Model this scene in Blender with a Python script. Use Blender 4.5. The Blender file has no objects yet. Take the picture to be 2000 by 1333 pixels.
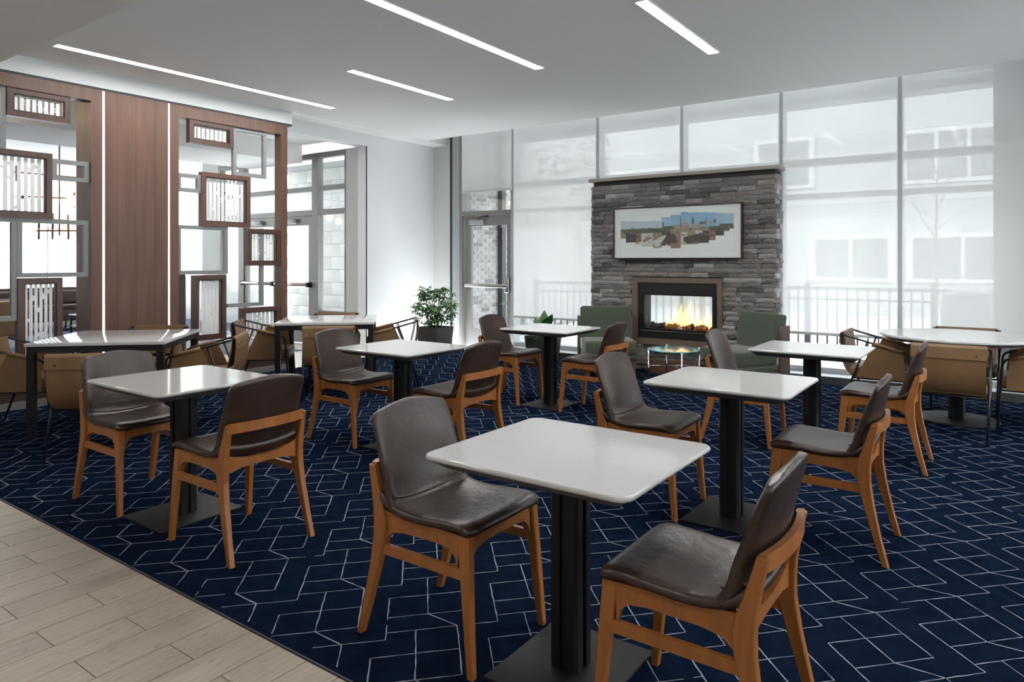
import bpy, bmesh, math, random
from mathutils import Vector, Matrix
random.seed(7)
sc = bpy.context.scene
# ------------------------------------------------------------------ camera
F = 1347.7            # focal length in pixels of the 2000x1333 frame
YAW = math.radians(35.463)
HC = 1.40             # lens height
YH = 510.0            # horizon row
cam_d = bpy.data.cameras.new('camera'); cam = bpy.data.objects.new('camera', cam_d)
sc.collection.objects.link(cam)
cam.location = (0, 0, HC); cam.rotation_euler = (math.pi/2, 0, YAW)
cam_d.sensor_width = 36.0; cam_d.lens = 36.0*F/2000.0
cam_d.shift_y = -(666.5-YH)/2000.0
cam_d.clip_start = 0.05; cam_d.clip_end = 300
sc.camera = cam
# ------------------------------------------------------------------ sky, exposure
world = bpy.data.worlds.new('overcast_sky'); sc.world = world
world.use_nodes = True
bg = world.node_tree.nodes['Background']
bg.inputs[0].default_value = (0.93, 0.965, 1.0, 1); bg.inputs[1].default_value = 6.3
STRIP = 28.0          # ceiling light strips
sc.view_settings.view_transform = 'Standard'
try: sc.view_settings.look = 'None'
except Exception: pass
sc.view_settings.gamma = 1.0; sc.view_settings.use_curve_mapping = False
sc.view_settings.exposure = 0.98
sc.cycles.use_denoising = True
sc.cycles.max_bounces = 10; sc.cycles.diffuse_bounces = 5; sc.cycles.transparent_max_bounces = 16
sc.cycles.caustics_reflective = False; sc.cycles.caustics_refractive = False
sc.cycles.sample_clamp_indirect = 6.0

# ------------------------------------------------------------------ pixel helpers (a pixel gives a direction only)
SN, CS = math.sin(YAW), math.cos(YAW)
def kxy(px):
    r = (px-1000)/F
    return (-SN+CS*r), (CS+SN*r)
def wx(px, Y):
    a, b = kxy(px); return a/b*Y
def wy(px, X):
    a, b = kxy(px); return b/a*X
def wz_Y(px, py, Y):
    a, b = kxy(px); return HC+(YH-py)/F*Y/b
def wz_X(px, py, X):
    a, b = kxy(px); return HC+(YH-py)/F*X/a

# ------------------------------------------------------------------ materials
MATS = {}
def lin(c):
    return tuple(((v/255)/12.92 if v/255 <= .04045 else ((v/255+.055)/1.055)**2.4) for v in c)
def mat(name, col, rough=.5, metal=0., spec=.5, var=0., vscale=(8, 8, 8), bump=0., bscale=60., sheen=0., coat=0., dark=None, bdist=.004):
    m = bpy.data.materials.new(name); m.use_nodes = True
    nt = m.node_tree; b = nt.nodes['Principled BSDF']
    b.inputs['Base Color'].default_value = (*col, 1); b.inputs['Roughness'].default_value = rough
    b.inputs['Metallic'].default_value = metal; b.inputs['Specular IOR Level'].default_value = spec
    if sheen: b.inputs['Sheen Weight'].default_value = sheen
    if coat: b.inputs['Coat Weight'].default_value = coat; b.inputs['Coat Roughness'].default_value = .08
    if var or bump:
        tc = nt.nodes.new('ShaderNodeTexCoord')
    if var:
        mp = nt.nodes.new('ShaderNodeMapping'); mp.inputs['Scale'].default_value = vscale
        n = nt.nodes.new('ShaderNodeTexNoise'); n.inputs['Scale'].default_value = 1; n.inputs['Detail'].default_value = 5
        n.inputs['Roughness'].default_value = .6
        mx = nt.nodes.new('ShaderNodeMix'); mx.data_type = 'RGBA'
        cr = nt.nodes.new('ShaderNodeValToRGB'); cr.color_ramp.elements[0].position = .3; cr.color_ramp.elements[1].position = .7
        nt.links.new(tc.outputs['Object'], mp.inputs[0]); nt.links.new(mp.outputs[0], n.inputs['Vector'])
        nt.links.new(n.outputs['Fac'], cr.inputs[0]); nt.links.new(cr.outputs[0], mx.inputs['Factor'])
        d = dark if dark else tuple(v*(1-var) for v in col)
        mx.inputs['A'].default_value = (*d, 1); mx.inputs['B'].default_value = (*[min(1, v*(1+var*.5)) for v in col], 1)
        nt.links.new(mx.outputs['Result'], b.inputs['Base Color'])
    if bump:
        nb = nt.nodes.new('ShaderNodeTexNoise'); nb.inputs['Scale'].default_value = bscale; nb.inputs['Detail'].default_value = 4
        bp = nt.nodes.new('ShaderNodeBump'); bp.inputs['Strength'].default_value = bump; bp.inputs['Distance'].default_value = bdist
        nt.links.new(tc.outputs['Object'], nb.inputs['Vector']); nt.links.new(nb.outputs['Fac'], bp.inputs['Height'])
        nt.links.new(bp.outputs[0], b.inputs['Normal'])
    MATS[name] = m; return m
def emit(name, col, s):
    m = bpy.data.materials.new(name); m.use_nodes = True; nt = m.node_tree
    nt.nodes.remove(nt.nodes['Principled BSDF']); e = nt.nodes.new('ShaderNodeEmission')
    e.inputs[0].default_value = (*col, 1); e.inputs[1].default_value = s
    nt.links.new(e.outputs[0], nt.nodes['Material Output'].inputs[0]); MATS[name] = m; return m
def glass(name, col=(1, 1, 1), refl=.07, rough=.0):
    m = bpy.data.materials.new(name); m.use_nodes = True; nt = m.node_tree
    nt.nodes.remove(nt.nodes['Principled BSDF'])
    t = nt.nodes.new('ShaderNodeBsdfTransparent'); t.inputs[0].default_value = (*col, 1)
    g = nt.nodes.new('ShaderNodeBsdfGlossy'); g.inputs['Roughness'].default_value = rough
    mx = nt.nodes.new('ShaderNodeMixShader'); mx.inputs[0].default_value = refl
    nt.links.new(t.outputs[0], mx.inputs[1]); nt.links.new(g.outputs[0], mx.inputs[2])
    nt.links.new(mx.outputs[0], nt.nodes['Material Output'].inputs[0]); MATS[name] = m; return m
def shade_fabric(name, open_, trans, diff):
    m = bpy.data.materials.new(name); m.use_nodes = True; nt = m.node_tree
    nt.nodes.remove(nt.nodes['Principled BSDF'])
    t = nt.nodes.new('ShaderNodeBsdfTransparent')
    tl = nt.nodes.new('ShaderNodeBsdfTranslucent'); tl.inputs[0].default_value = (trans, trans, trans*1.0, 1)
    df = nt.nodes.new('ShaderNodeBsdfDiffuse'); df.inputs[0].default_value = (diff, diff, diff, 1)
    a = nt.nodes.new('ShaderNodeAddShader'); mx = nt.nodes.new('ShaderNodeMixShader'); mx.inputs[0].default_value = open_
    # woven scrim: fine threads modulate the openness a little
    tc = nt.nodes.new('ShaderNodeTexCoord'); n = nt.nodes.new('ShaderNodeTexNoise'); n.inputs['Scale'].default_value = 90
    mr = nt.nodes.new('ShaderNodeMapRange'); mr.inputs[3].default_value = open_*.85; mr.inputs[4].default_value = open_*1.15
    nt.links.new(tc.outputs['Object'], n.inputs['Vector']); nt.links.new(n.outputs['Fac'], mr.inputs[0]); nt.links.new(mr.outputs[0], mx.inputs[0])
    nt.links.new(tl.outputs[0], a.inputs[0]); nt.links.new(df.outputs[0], a.inputs[1])
    nt.links.new(a.outputs[0], mx.inputs[1]); nt.links.new(t.outputs[0], mx.inputs[2])
    nt.links.new(mx.outputs[0], nt.nodes['Material Output'].inputs[0]); MATS[name] = m; return m

mat('carpet', (.0058, .0114, .0270), .95, spec=0., var=.35, vscale=(14, 14, 14), bump=.6, bscale=260, bdist=.003)
mat('carpet_yarn', (.27, .295, .37), .95, spec=0.)
mat('plank', (.33, .275, .225), .42, var=.16, vscale=(60, 3.5, 10), bump=.15, bscale=35, bdist=.002)
mat('plank_b', (.355, .295, .24), .42, var=.18, vscale=(55, 3.0, 10), bump=.15, bscale=35, bdist=.002)
mat('plank_c', (.31, .26, .215), .42, var=.18, vscale=(55, 4.0, 10), bump=.15, bscale=35, bdist=.002)
mat('plank_fleck', (.12, .085, .06), .6)
mat('grout', (.10, .085, .075), .9)
mat('paint_ceiling', (.92, .92, .915), .9, spec=.2)
mat('paint_wall', (.85, .865, .875), .75, spec=.3)
mat('paint_grey', (.60, .61, .60), .7, spec=.3)
mat('paint_fascia', (.80, .83, .84), .8, spec=.3)
mat('walnut', (.125, .061, .039), .45, var=.28, vscale=(14, 14, .9))
mat('walnut_dark', (.085, .042, .032), .4, var=.3, vscale=(14, 14, 2))
mat('joint_dark', (.05, .028, .02), .7)
mat('grey_metal', (.21, .222, .225), .45)
mat('alu', (.23, .225, .215), .45, metal=.15)
mat('alu_light', (.40, .42, .43), .45, metal=.2)
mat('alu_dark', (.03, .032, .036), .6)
mat('stainless', (.62, .60, .57), .28, metal=1.)
mat('chrome', (.75, .76, .77), .12, metal=1.)
mat('black_metal', (.006, .006, .0065), .5, spec=.35)
mat('black_plate', (.010, .010, .0105), .55, spec=.3, var=.2, vscale=(5, 5, 5))
mat('black_tube', (.008, .010, .014), .32)
mat('quartz', (.50, .50, .495), .08, spec=.65, var=.03, vscale=(30, 30, 30))
mat('quartz_edge', (.60, .61, .60), .3)
mat('table_under', (.10, .10, .10), .6)
mat('teak', (.33, .120, .027), .38, var=.22, vscale=(22, 22, 3))
mat('leather', (.042, .0235, .0175), .32, spec=.50, var=.35, vscale=(9, 9, 9), bump=.22, bscale=28, bdist=.012)
mat('leather_back', (.040, .023, .018), .42, spec=.5, var=.2, vscale=(40, 40, 40), bump=.12, bscale=90, bdist=.004)
mat('stitch', (.10, .075, .06), .6)
mat('tan', (.185, .103, .045), .48, var=.16, vscale=(6, 6, 6), bump=.1, bscale=60)
mat('tan_seat', (.18, .10, .05), .36, var=.15, vscale=(6, 6, 6), bump=.1, bscale=40)
mat('green', (.054, .070, .047), .9, sheen=.3, var=.12, vscale=(120, 120, 120))
mat('green_foliage', (.05, .15, .03), .45, var=.5, vscale=(7, 7, 7))
mat('green_leaf', (.055, .16, .045), .38, var=.35, vscale=(20, 20, 20))
mat('stem', (.13, .12, .05), .7)
mat('soil', (.03, .022, .016), .95)
mat('planter', (.02, .018, .019), .5)
mat('hearth_trim', (.135, .098, .072), .55, var=.2, vscale=(10, 10, 10))
mat('mantel', (.30, .26, .23), .6)
mat('firebox', (.008, .008, .009), .45)
mat('firebox_in', (.05, .045, .045), .6)
mat('mortar', (.03, .028, .027), .95)
for i, c in enumerate([(.26, .245, .235), (.20, .19, .185), (.36, .34, .33), (.25, .225, .21), (.12, .115, .115), (.48, .46, .445)]):
    mat('slate_%d' % i, c, .7, var=.35, vscale=(5, 5, 9), bump=.9, bscale=7, bdist=.02, spec=.4)
mat('frame_brown', (.030, .014, .012), .4)
mat('mat_board', (.80, .77, .75), .7)
mat('slat_white', (.78, .79, .80), .4)
shade_fabric('scrim', .165, .325, .50)
shade_fabric('scrim_far', .10, .62, .34)
mat('hem', (.55, .56, .57), .5)
glass('pane', (.97, .99, .985), .05)
mat('teal_glass', (.20, .50, .48), .08, var=.5, vscale=(9, 14, 9), coat=.6)
emit('strip', (1.0, .985, .96), STRIP)
emit('led', (1.0, .97, .95), 1.1)
mat('strip_trim', (.85, .85, .85), .5)
mat('deck', (.60, .60, .60), .8, var=.08, vscale=(3, 30, 3))
mat('facade', (.27, .277, .28), .8, var=.04, vscale=(1, 1, 1))
mat('facade_joint', (.36, .37, .38), .8)
mat('facade_glass', (.12, .125, .13), .3)
mat('facade_frame', (.36, .36, .36), .6)
mat('ext_dark', (.05, .05, .055), .6)
mat('rail', (.10, .10, .105), .5)
mat('brick_a', (.30, .29, .285), .85, var=.2, vscale=(9, 9, 9))
mat('brick_b', (.19, .185, .185), .85, var=.2, vscale=(9, 9, 9))
mat('brick_c', (.36, .35, .345), .85, var=.15, vscale=(9, 9, 9))
mat('mortar_light', (.42, .41, .40), .9)
mat('stone_light', (.50, .495, .485), .85, var=.06, vscale=(3, 3, 3))
mat('ground', (.42, .42, .42), .9)
mat('bark', (.14, .11, .09), .9)
mat('post_wood', (.095, .062, .052), .5, var=.2, vscale=(16, 16, 2))
mat('cushion_brown', (.055, .032, .026), .7)
mat('lounge_carpet', (.06, .075, .12), .95, var=.4, vscale=(9, 9, 9))
mat('tile_light', (.60, .56, .50), .4)
emit('bulb', (1.0, .80, .62), 3.0)
mat('brass', (.32, .17, .10), .4, metal=.5)

# ------------------------------------------------------------------ mesh helpers
COL = sc.collection
def link(name, me, m=None, parent=None, loc=None):
    o = bpy.data.objects.new(name, me); COL.objects.link(o)
    if m is not None:
        for k in (m if isinstance(m, (list, tuple)) else [m]): me.materials.append(MATS[k])
    if parent is not None: o.parent = parent
    if loc is not None: o.location = loc
    return o
def tag(o, label=None, cat=None, group=None, kind=None):
    if label: o['label'] = label
    if cat: o['category'] = cat
    if group: o['group'] = group
    if kind: o['kind'] = kind
    return o
def empty(name, loc=(0, 0, 0), rz=0, label=None, cat=None, group=None, kind=None):
    o = bpy.data.objects.new(name, None); COL.objects.link(o); o.empty_display_size = .1
    o.location = loc; o.rotation_euler = (0, 0, rz)
    return tag(o, label, cat, group, kind)
class MB:
    def __init__(s): s.v = []; s.f = []; s.mi = []; s.sm = []
    def add(s, vs, fs, mi=0, sm=False):
        n = len(s.v); s.v += [tuple(p) for p in vs]; s.f += [tuple(i+n for i in f) for f in fs]; s.mi += [mi]*len(fs); s.sm += [sm]*len(fs); return s
    def box(s, x0, x1, y0, y1, z0, z1, mi=0, bev=0.):
        if bev > 0:
            return s.bevbox(x0, x1, y0, y1, z0, z1, bev, mi)
        vs = [(x0, y0, z0), (x1, y0, z0), (x1, y1, z0), (x0, y1, z0), (x0, y0, z1), (x1, y0, z1), (x1, y1, z1), (x0, y1, z1)]
        return s.add(vs, [(3, 2, 1, 0), (4, 5, 6, 7), (0, 1, 5, 4), (1, 2, 6, 5), (2, 3, 7, 6), (3, 0, 4, 7)], mi)
    def bevbox(s, x0, x1, y0, y1, z0, z1, b, mi=0, seg=2):
        bm = bmesh.new(); bmesh.ops.create_cube(bm, size=1)
        for v in bm.verts: v.co = Vector(((x0+x1)/2+v.co.x*(x1-x0), (y0+y1)/2+v.co.y*(y1-y0), (z0+z1)/2+v.co.z*(z1-z0)))
        bmesh.ops.bevel(bm, geom=list(bm.edges), offset=b, segments=seg, profile=.6, affect='EDGES')
        bm.verts.index_update()
        s.add([v.co[:] for v in bm.verts], [[v.index for v in f.verts] for f in bm.faces], mi, True); bm.free(); return s
    def loft(s, secs, mi=0, sm=False, closed=True, cap=True):
        # secs: list of equal-length vertex loops
        n = len(secs[0]); vs = [p for q in secs for p in q]; fs = []
        for i in range(len(secs)-1):
            for j in range(n if closed else n-1):
                a = i*n+j; b = i*n+(j+1) % n; fs.append((a, b, b+n, a+n))
        nf = len(fs); s.add(vs, fs, mi, sm)
        if cap and closed:
            b = len(s.v)-len(vs)
            s.f += [tuple(b+i for i in range(n-1, -1, -1)), tuple(b+i for i in range((len(secs)-1)*n, len(secs)*n))]; s.mi += [mi]*2; s.sm += [False]*2
        return s
    def bar(s, secs, ch=.25, mi=0):
        # secs: (cx,cy,cz,sx,sy) chamfered-rectangle sections in the XY plane
        out = []
        for cx, cy, cz, sx, sy in secs:
            a, b = sx/2, sy/2; c = min(a, b)*ch
            out.append([(cx+u, cy+w, cz) for u, w in ((a-c, -b), (a, -b+c), (a, b-c), (a-c, b), (-a+c, b), (-a, b-c), (-a, -b+c), (-a+c, -b))])
        return s.loft(out, mi, False)
    def tube(s, pts, r, n=8, mi=0, cap=True):
        pts = [Vector(p) for p in pts]; secs = []; up = None
        for i, p in enumerate(pts):
            t = (pts[min(i+1, len(pts)-1)]-pts[max(i-1, 0)]).normalized()
            if up is None:
                up = Vector((0, 0, 1)) if abs(t.z) < .9 else Vector((1, 0, 0))
            u = (up-t*up.dot(t)).normalized(); w = t.cross(u); up = u
            rr = r[i] if isinstance(r, (list, tuple)) else r
            secs.append([tuple(p+(u*math.cos(2*math.pi*k/n)+w*math.sin(2*math.pi*k/n))*rr) for k in range(n)])
        return s.loft(secs, mi, True, True, cap)
    def prism(s, poly, d0, d1, axis='y', mi=0):
        # poly in (a,b); extruded along axis
        def m(p, d):
            return {'y': (p[0], d, p[1]), 'x': (d, p[0], p[1]), 'z': (p[0], p[1], d)}[axis]
        n = len(poly)
        vs = [m(p, d0) for p in poly]+[m(p, d1) for p in poly]
        fs = [tuple(range(n)), tuple(range(2*n-1, n-1, -1))]+[(i, i+n, (i+1) % n+n, (i+1) % n) for i in range(n)]
        return s.add(vs, fs, mi)
    def build(s, name, m, parent=None, loc=None, recalc=True):
        me = bpy.data.meshes.new(name); me.from_pydata(s.v, [], s.f)
        for p, k, q in zip(me.polygons, s.mi, s.sm): p.material_index = k; p.use_smooth = q
        if recalc:
            bm = bmesh.new(); bm.from_mesh(me); bmesh.ops.recalc_face_normals(bm, faces=list(bm.faces)); bm.to_mesh(me); bm.free()
        me.update()
        return link(name, me, m, parent, loc)
def box(name, m, x0, x1, y0, y1, z0, z1, parent=None, bev=0.):
    return MB().box(min(x0, x1), max(x0, x1), min(y0, y1), max(y0, y1), min(z0, z1), max(z0, z1), 0, bev).build(name, m, parent)
def struct(o, label): return tag(o, label, None, None, 'structure')
def dup(root, loc, rz, label=None, group=None):
    r = root.copy(); COL.objects.link(r); r.location = loc; r.rotation_euler = (0, 0, rz)
    if label: r['label'] = label
    if group: r['group'] = group
    for ch in root.children:
        c = ch.copy(); COL.objects.link(c); c.parent = r
        for g in ch.children:
            d = g.copy(); COL.objects.link(d); d.parent = c
    return r
def arc(cx, cy, r, a0, a1, n):
    return [(cx+r*math.cos(a0+(a1-a0)*i/n), cy+r*math.sin(a0+(a1-a0)*i/n)) for i in range(n+1)]
def rrect(x0, x1, y0, y1, r, n=5):
    h = math.pi/2
    return arc(x1-r, y0+r, r, -h, 0, n)+arc(x1-r, y1-r, r, 0, h, n)+arc(x0+r, y1-r, r, h, 2*h, n)+arc(x0+r, y0+r, r, 2*h, 3*h, n)

# ------------------------------------------------------------------ setting: floors
CEIL = 3.36; EDGE = 1.56; XL = -7.55; XR = 4.5; YG = 8.80; YS = 8.50
carpet = struct(box('floor', 'carpet', XL, XR, EDGE, 8.44, -.10, 0), 'navy carpet with a thin white broken-chevron line pattern')
# the woven line pattern: nine segments of a repeating cell
U = .1155; s_ = .93; ox, oy = -2.631, 1.687
cells = []
SEG = [((0, 0), (1.305, 0), 1.25), ((0, 0), (-s_, -1), 1), ((0, 0), (s_, 1), 1), ((0, 0), (-2*s_, 2), 1.1), ((-2*s_, 0), (0, 2), 1), ((-2*s_, 0), (0, -2), 1.1),
       ((1.305, 0), (1.305-1.7*s_, -1.7), 1), ((1.305, 0), (1.305+s_, 1), 1), ((1.305, 0), (1.305+2*s_, -2), 1.1)]
mb = MB(); rl = random.Random(3)
for i in range(-40, 70):
    for j in range(-70, 40):
        bx, by = 2.235*(i+j), 3.0*(i-j)
        X0, Y0 = ox+bx*U, oy+by*U
        if not (XL-.5 < X0 < 3.2 and EDGE-.5 < Y0 < 8.9): continue
        for a, b, w in SEG:
            p = Vector((X0+a[0]*U, Y0+a[1]*U)); q = Vector((X0+b[0]*U, Y0+b[1]*U)); d = q-p; L = d.length; d.normalize(); nrm = Vector((-d.y, d.x))
            n = max(3, int(L/.032)); pts = []
            for k in range(n+1):
                c = p+d*(L*k/n)+nrm*rl.uniform(-.0012, .0012); hw = .0023*w*rl.uniform(.45, 1.2)
                pts.append((c+nrm*hw, c-nrm*hw))
            for k in range(n):
                if rl.random() < .025: continue
                quad = (pts[k][0], pts[k][1], pts[k+1][1], pts[k+1][0])
                if all(XL+.004 < v.x < XR and EDGE+.006 < v.y < 8.435 for v in quad):
                    mb.add([(v.x, v.y, .0012) for v in quad], [(0, 1, 2, 3)])
tag(mb.build('carpet_line', 'carpet_yarn', carpet), kind='stuff')
# tile floor of plank tiles
tf = struct(box('floor_tile', 'grout', XL, XR, -4.2, EDGE-.006, -.10, -.004), 'beige wood-look plank tiles with dark joints')
struct(box('trim_1', 'ext_dark', XL, XR, EDGE-.006, EDGE, -.05, .003), 'thin dark strip between carpet and plank tiles')
PW = .1652; pl_me = {}
rp = random.Random(11)
def plank_mesh(L, k):
    if (L, k) not in pl_me:
        o = MB().box(0, PW-.0035, 0, L-.0035, -.008, 0, 0, 0).build('plank', ('plank', 'plank_b', 'plank_c')[k]); pl_me[(L, k)] = o.data
        bpy.data.objects.remove(o)
    return pl_me[(L, k)]
i0 = int(math.floor((XL+3.80)/PW)); far_planks = MB()
for i in range(i0, int((XR+3.8)/PW)+1):
    x = -3.800+i*PW
    if x < XL: continue
    j0 = 1.327 if i % 2 == 0 else 1.078
    edges = [EDGE-.008, j0]+[j0-.92*k for k in range(1, 7)]
    for a, b in zip(edges[1:], edges[:-1]):
        if b < -4.2: continue
        near = -5.0 < x < -1.2 and b > .45
        if near:
            o = link('plank', plank_mesh(round(b-a, 3), rp.randrange(3)), None, tf, (x, a, 0))
        else:
            far_planks.box(x, x+PW-.0035, max(a, -4.2), b-.0035, -.008, 0, rp.randrange(3))
tag(far_planks.build('plank_field', ['plank', 'plank_b', 'plank_c'], tf), kind='stuff')
fl = MB()
for k in range(900):                                  # short worn flecks along the grain of the tiles
    x = rp.uniform(-4.9, -1.3); y = rp.uniform(.4, EDGE-.06); L = rp.uniform(.006, .035); w = rp.uniform(.0004, .0013); a = rp.uniform(-.12, .12)
    fl.add([(x-w, y, .0006), (x+w, y, .0006), (x+w+a*L, y+L, .0006), (x-w+a*L, y+L, .0006)], [(0, 1, 2, 3)])
tag(fl.build('grain_fleck', 'plank_fleck', tf), kind='stuff')
# lounge and vestibule floors beyond the screens
struct(box('floor_lounge', 'lounge_carpet', -17, XL, -4.2, 4.85, -.10, 0), 'blue grey carpet of the lounge beyond the screens')
struct(box('floor_lounge_2', 'lounge_carpet', -17, -12.7, 4.85, 9.1, -.10, 0), 'blue grey carpet under the far lounge sofa')
ft = struct(box('floor_vestibule', 'tile_light', -12.7, XL, 4.85, 7.5, -.10, .001), 'pale stone floor in front of the glass entrance doors')
box('mat_strip', 'ext_dark', -12.6, -8.9, 5.9, 6.9, .001, .006, ft)

# ------------------------------------------------------------------ ceilings
cl = MB().box(-7.65, XR, 1.80, 8.35, CEIL, CEIL+.2).build('ceiling', 'paint_ceiling'); struct(cl, 'smooth white ceiling over the dining area')
struct(box('ceiling_low', 'paint_ceiling', -17, XR, -4.2, 1.80, 2.75, CEIL+.2), 'lower white ceiling over the plank tile walkway')
struct(box('ceiling_pocket', 'paint_ceiling', -8.0, XR, 8.35, 9.0, 3.50, 3.56), 'recess above the window shades')
struct(box('ceiling_lounge', 'paint_ceiling', -17, -7.68, 1.80, 9.0, CEIL, CEIL+.2), 'white ceiling of lounge beyond the screens')
struct(box('trim_2', 'paint_fascia', -7.95, -7.625, 1.80, 5.72, 3.187, CEIL), 'white fascia band above the wooden screens')
struct(box('gap_shade_strip', 'alu_dark', -7.90, -7.603, 1.80, 5.70, 3.166, 3.190), 'dark strip standing in for the shaded gap over the wooden screens')  # solid dark strip, the shade of the gap put into its colour
struct(box('trim_4', 'paint_ceiling', -11.0, -9.6, 1.80, 7.4, 3.05, CEIL), 'white dropped beam under the lounge ceiling')

# ------------------------------------------------------------------ walls
w = MB().box(-8.2, -8.0, 7.37, 8.95, 0, CEIL+.2).box(-8.2, -8.0, 5.72, 7.37, 3.175, CEIL+.2)
struct(w.build('wall_left', 'paint_wall'), 'white wall with a tall opening to the entrance vestibule')
struct(box('trim_5', 'alu_dark', -8.012, -7.995, 7.362, 7.372, 0, 3.175), 'thin dark reveal on the edge of the white wall')
struct(box('wall_return', 'paint_grey', -8.2, wx(885, 8.90), 8.90, 9.0, 0, CEIL+.2), 'grey return wall beside the glass exit door')
struct(box('wall_right', 'paint_wall', XR, XR+.15, -4.2, 1.75, 0, CEIL+.2), 'plain white wall beside the tile walkway')
rw = empty('window_22', kind='structure'); tag(rw, 'added tall windows for extra daylight on the side across from the wooden screens')  # windows and shades added out of view to bring in more daylight
for k in range(6):
    y = 1.80+k*1.40; MB().box(XR, XR+.16, y-.03, y+.03, 0, 3.5).build('mullion', 'alu_light', rw)
    if k < 5:
        MB().box(XR+.10, XR+.107, y+.03, y+1.37, .15, 3.5).build('pane', 'pane', rw); MB().box(XR+.02, XR+.15, y+.03, y+1.37, 0, .15).build('sill', 'alu_light', rw)
        for z0, z1 in ((2.137, 2.20), (2.535, 2.61)): MB().box(XR+.02, XR+.15, y+.03, y+1.37, z0, z1).build('transom', 'alu_light', rw)
        sh = empty('roller_shade', (XR-.06, y+.70, .545), math.pi/2, 'white roller shade on the added windows across from the wooden screens', 'roller shade', 'scrim shades on the added side windows')
        MB().add([(-.67, 0, .03), (.67, 0, .03), (.67, 0, 2.80), (-.67, 0, 2.80)], [(0, 1, 2, 3)]).build('fabric', 'scrim', sh); MB().bevbox(-.67, .67, -.011, .011, 0, .034, .006).build('hem_bar', 'hem', sh)
struct(box('wall_back', 'paint_wall', -17, XR, -4.35, -4.2, 0, CEIL+.2), 'plain white wall behind the tile walkway')
struct(box('wall_vestibule', 'paint_grey', wx(678, 7.42), -8.012, 7.40, 7.5, 0, 3.19), 'grey jamb beside the entrance glazing')

# ------------------------------------------------------------------ window wall
mull_px = [1001.5, 1168, 1332, 1525.5, 1757.5]
mx_ = [wx(p, 8.74) for p in mull_px]
while mx_[-1] < XR-.3: mx_.append(mx_[-1]+1.262)
jl = wx(905, 8.74)
T1a, T1b, T2a, T2b = 2.535, 2.610, 2.137, 2.200
def mullion(parent, x, w=.055):
    o = MB().box(x-w/2, x+w/2, 8.72, 8.90, 0.0, 3.5).build('mullion', 'alu_light', parent); return o
wins = []
for n, (a, b) in enumerate(zip(mx_[:-1], mx_[1:])):
    b = min(b, XR)
    e = empty('window_%d' % (n+1), ((a+b)/2, 8.8, 0), kind='structure'); e.location = (0, 0, 0)
    tag(e, 'tall storefront window bay %s' % ('left of the stone fireplace' if n == 0 else 'above the stone fireplace' if n < 3 else 'beyond the fireplace towards the round table'))
    mullion(e, a)
    zb = 0
    if zb == 0:
        box('transom', 'alu_light', a+.028, b-.028, 8.73, 8.88, T2a, T2b, e); box('sill', 'alu_light', a+.028, b-.028, 8.70, 8.88, .085, .15, e)
        for z0, z1 in ((.15, T2a), (T2b, T1a), (T1b, 3.5)): box('pane', 'pane', a+.028, b-.028, 8.815, 8.823, z0, z1, e)
    else:
        box('pane', 'pane', a+.028, b-.028, 8.815, 8.823, T1b, 3.5, e)
    box('transom', 'alu_light', a+.028, b-.028, 8.73, 8.88, T1a, T1b, e)
FX0, FX1 = wx(1155, 8.2), wx(1517, 8.2)
for k, (a, b) in enumerate(((-6.2, FX0-.01), (FX1+.01, XR))):
    o = box('baseboard_window' if k == 0 else 'baseboard_window_2', 'ext_dark', a, b, 8.44, 8.72, 0, .085); struct(o, 'dark low sill curb under the windows %s of the fireplace' % ('short of' if k == 0 else 'past'))
    box('sill_top', 'alu_light', a, b, 8.445, 8.72, .085, .089, o)

# exit door in the window wall
DX0, DX1 = wx(905, 8.74), mx_[0]-.03
d = empty('door_1', kind='structure'); tag(d, 'grey metal framed glass exit door with a push bar')
box('jamb', 'alu', DX0-.055, DX0, 8.70, 8.90, 0, 3.5, d)
box('jamb', 'alu_light', wx(888, 8.80), DX0-.055, 8.74, 8.88, 0, 3.5, d)
box('reveal', 'alu_dark', wx(885, 8.88), wx(888, 8.80), 8.80, 8.90, 0, 3.5, d)
box('door_head', 'alu', DX0, DX1, 8.70, 8.88, 2.13, 2.20, d)
box('transom', 'alu', DX0, DX1, 8.72, 8.88, T1a, T1b, d)
box('pane', 'pane', DX0, DX1, 8.815, 8.823, 2.20, T1a, d); box('pane', 'pane', DX0, DX1, 8.815, 8.823, T1b, 3.5, d)
la, lb = DX0+.03, DX1-.004
leaf = MB().box(la, la+.12, 8.76, 8.81, .02, 2.12).box(lb-.09, lb, 8.76, 8.81, .02, 2.12).box(la+.12, lb-.09, 8.76, 8.81, 1.97, 2.12).box(la+.12, lb-.09, 8.76, 8.81, .02, .30).build('door_leaf', 'alu', d)
box('glass', 'pane', la+.12, lb-.09, 8.782, 8.788, .30, 1.97, leaf)
pb = MB().bevbox(la+.02, lb-.05, 8.69, 8.735, .975, 1.035, .012).build('push_bar', 'stainless', d)
MB().bevbox(lb-.10, lb-.02, 8.695, 8.76, .90, 1.14, .015).build('latch_plate', 'stainless', pb)
box('bar_end', 'black_metal', la+.005, la+.03, 8.70, 8.76, .97, 1.04, pb)
cz = MB().bevbox(la+.12, la+.40, 8.70, 8.76, 1.98, 2.06, .01).build('door_closer', 'alu_light', d)
MB().tube([(la+.3, 8.70, 2.07), (la+.42, 8.64, 2.10), (la+.5, 8.73, 2.12)], .012, 6).build('closer_arm', 'alu_dark', cz)

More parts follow.
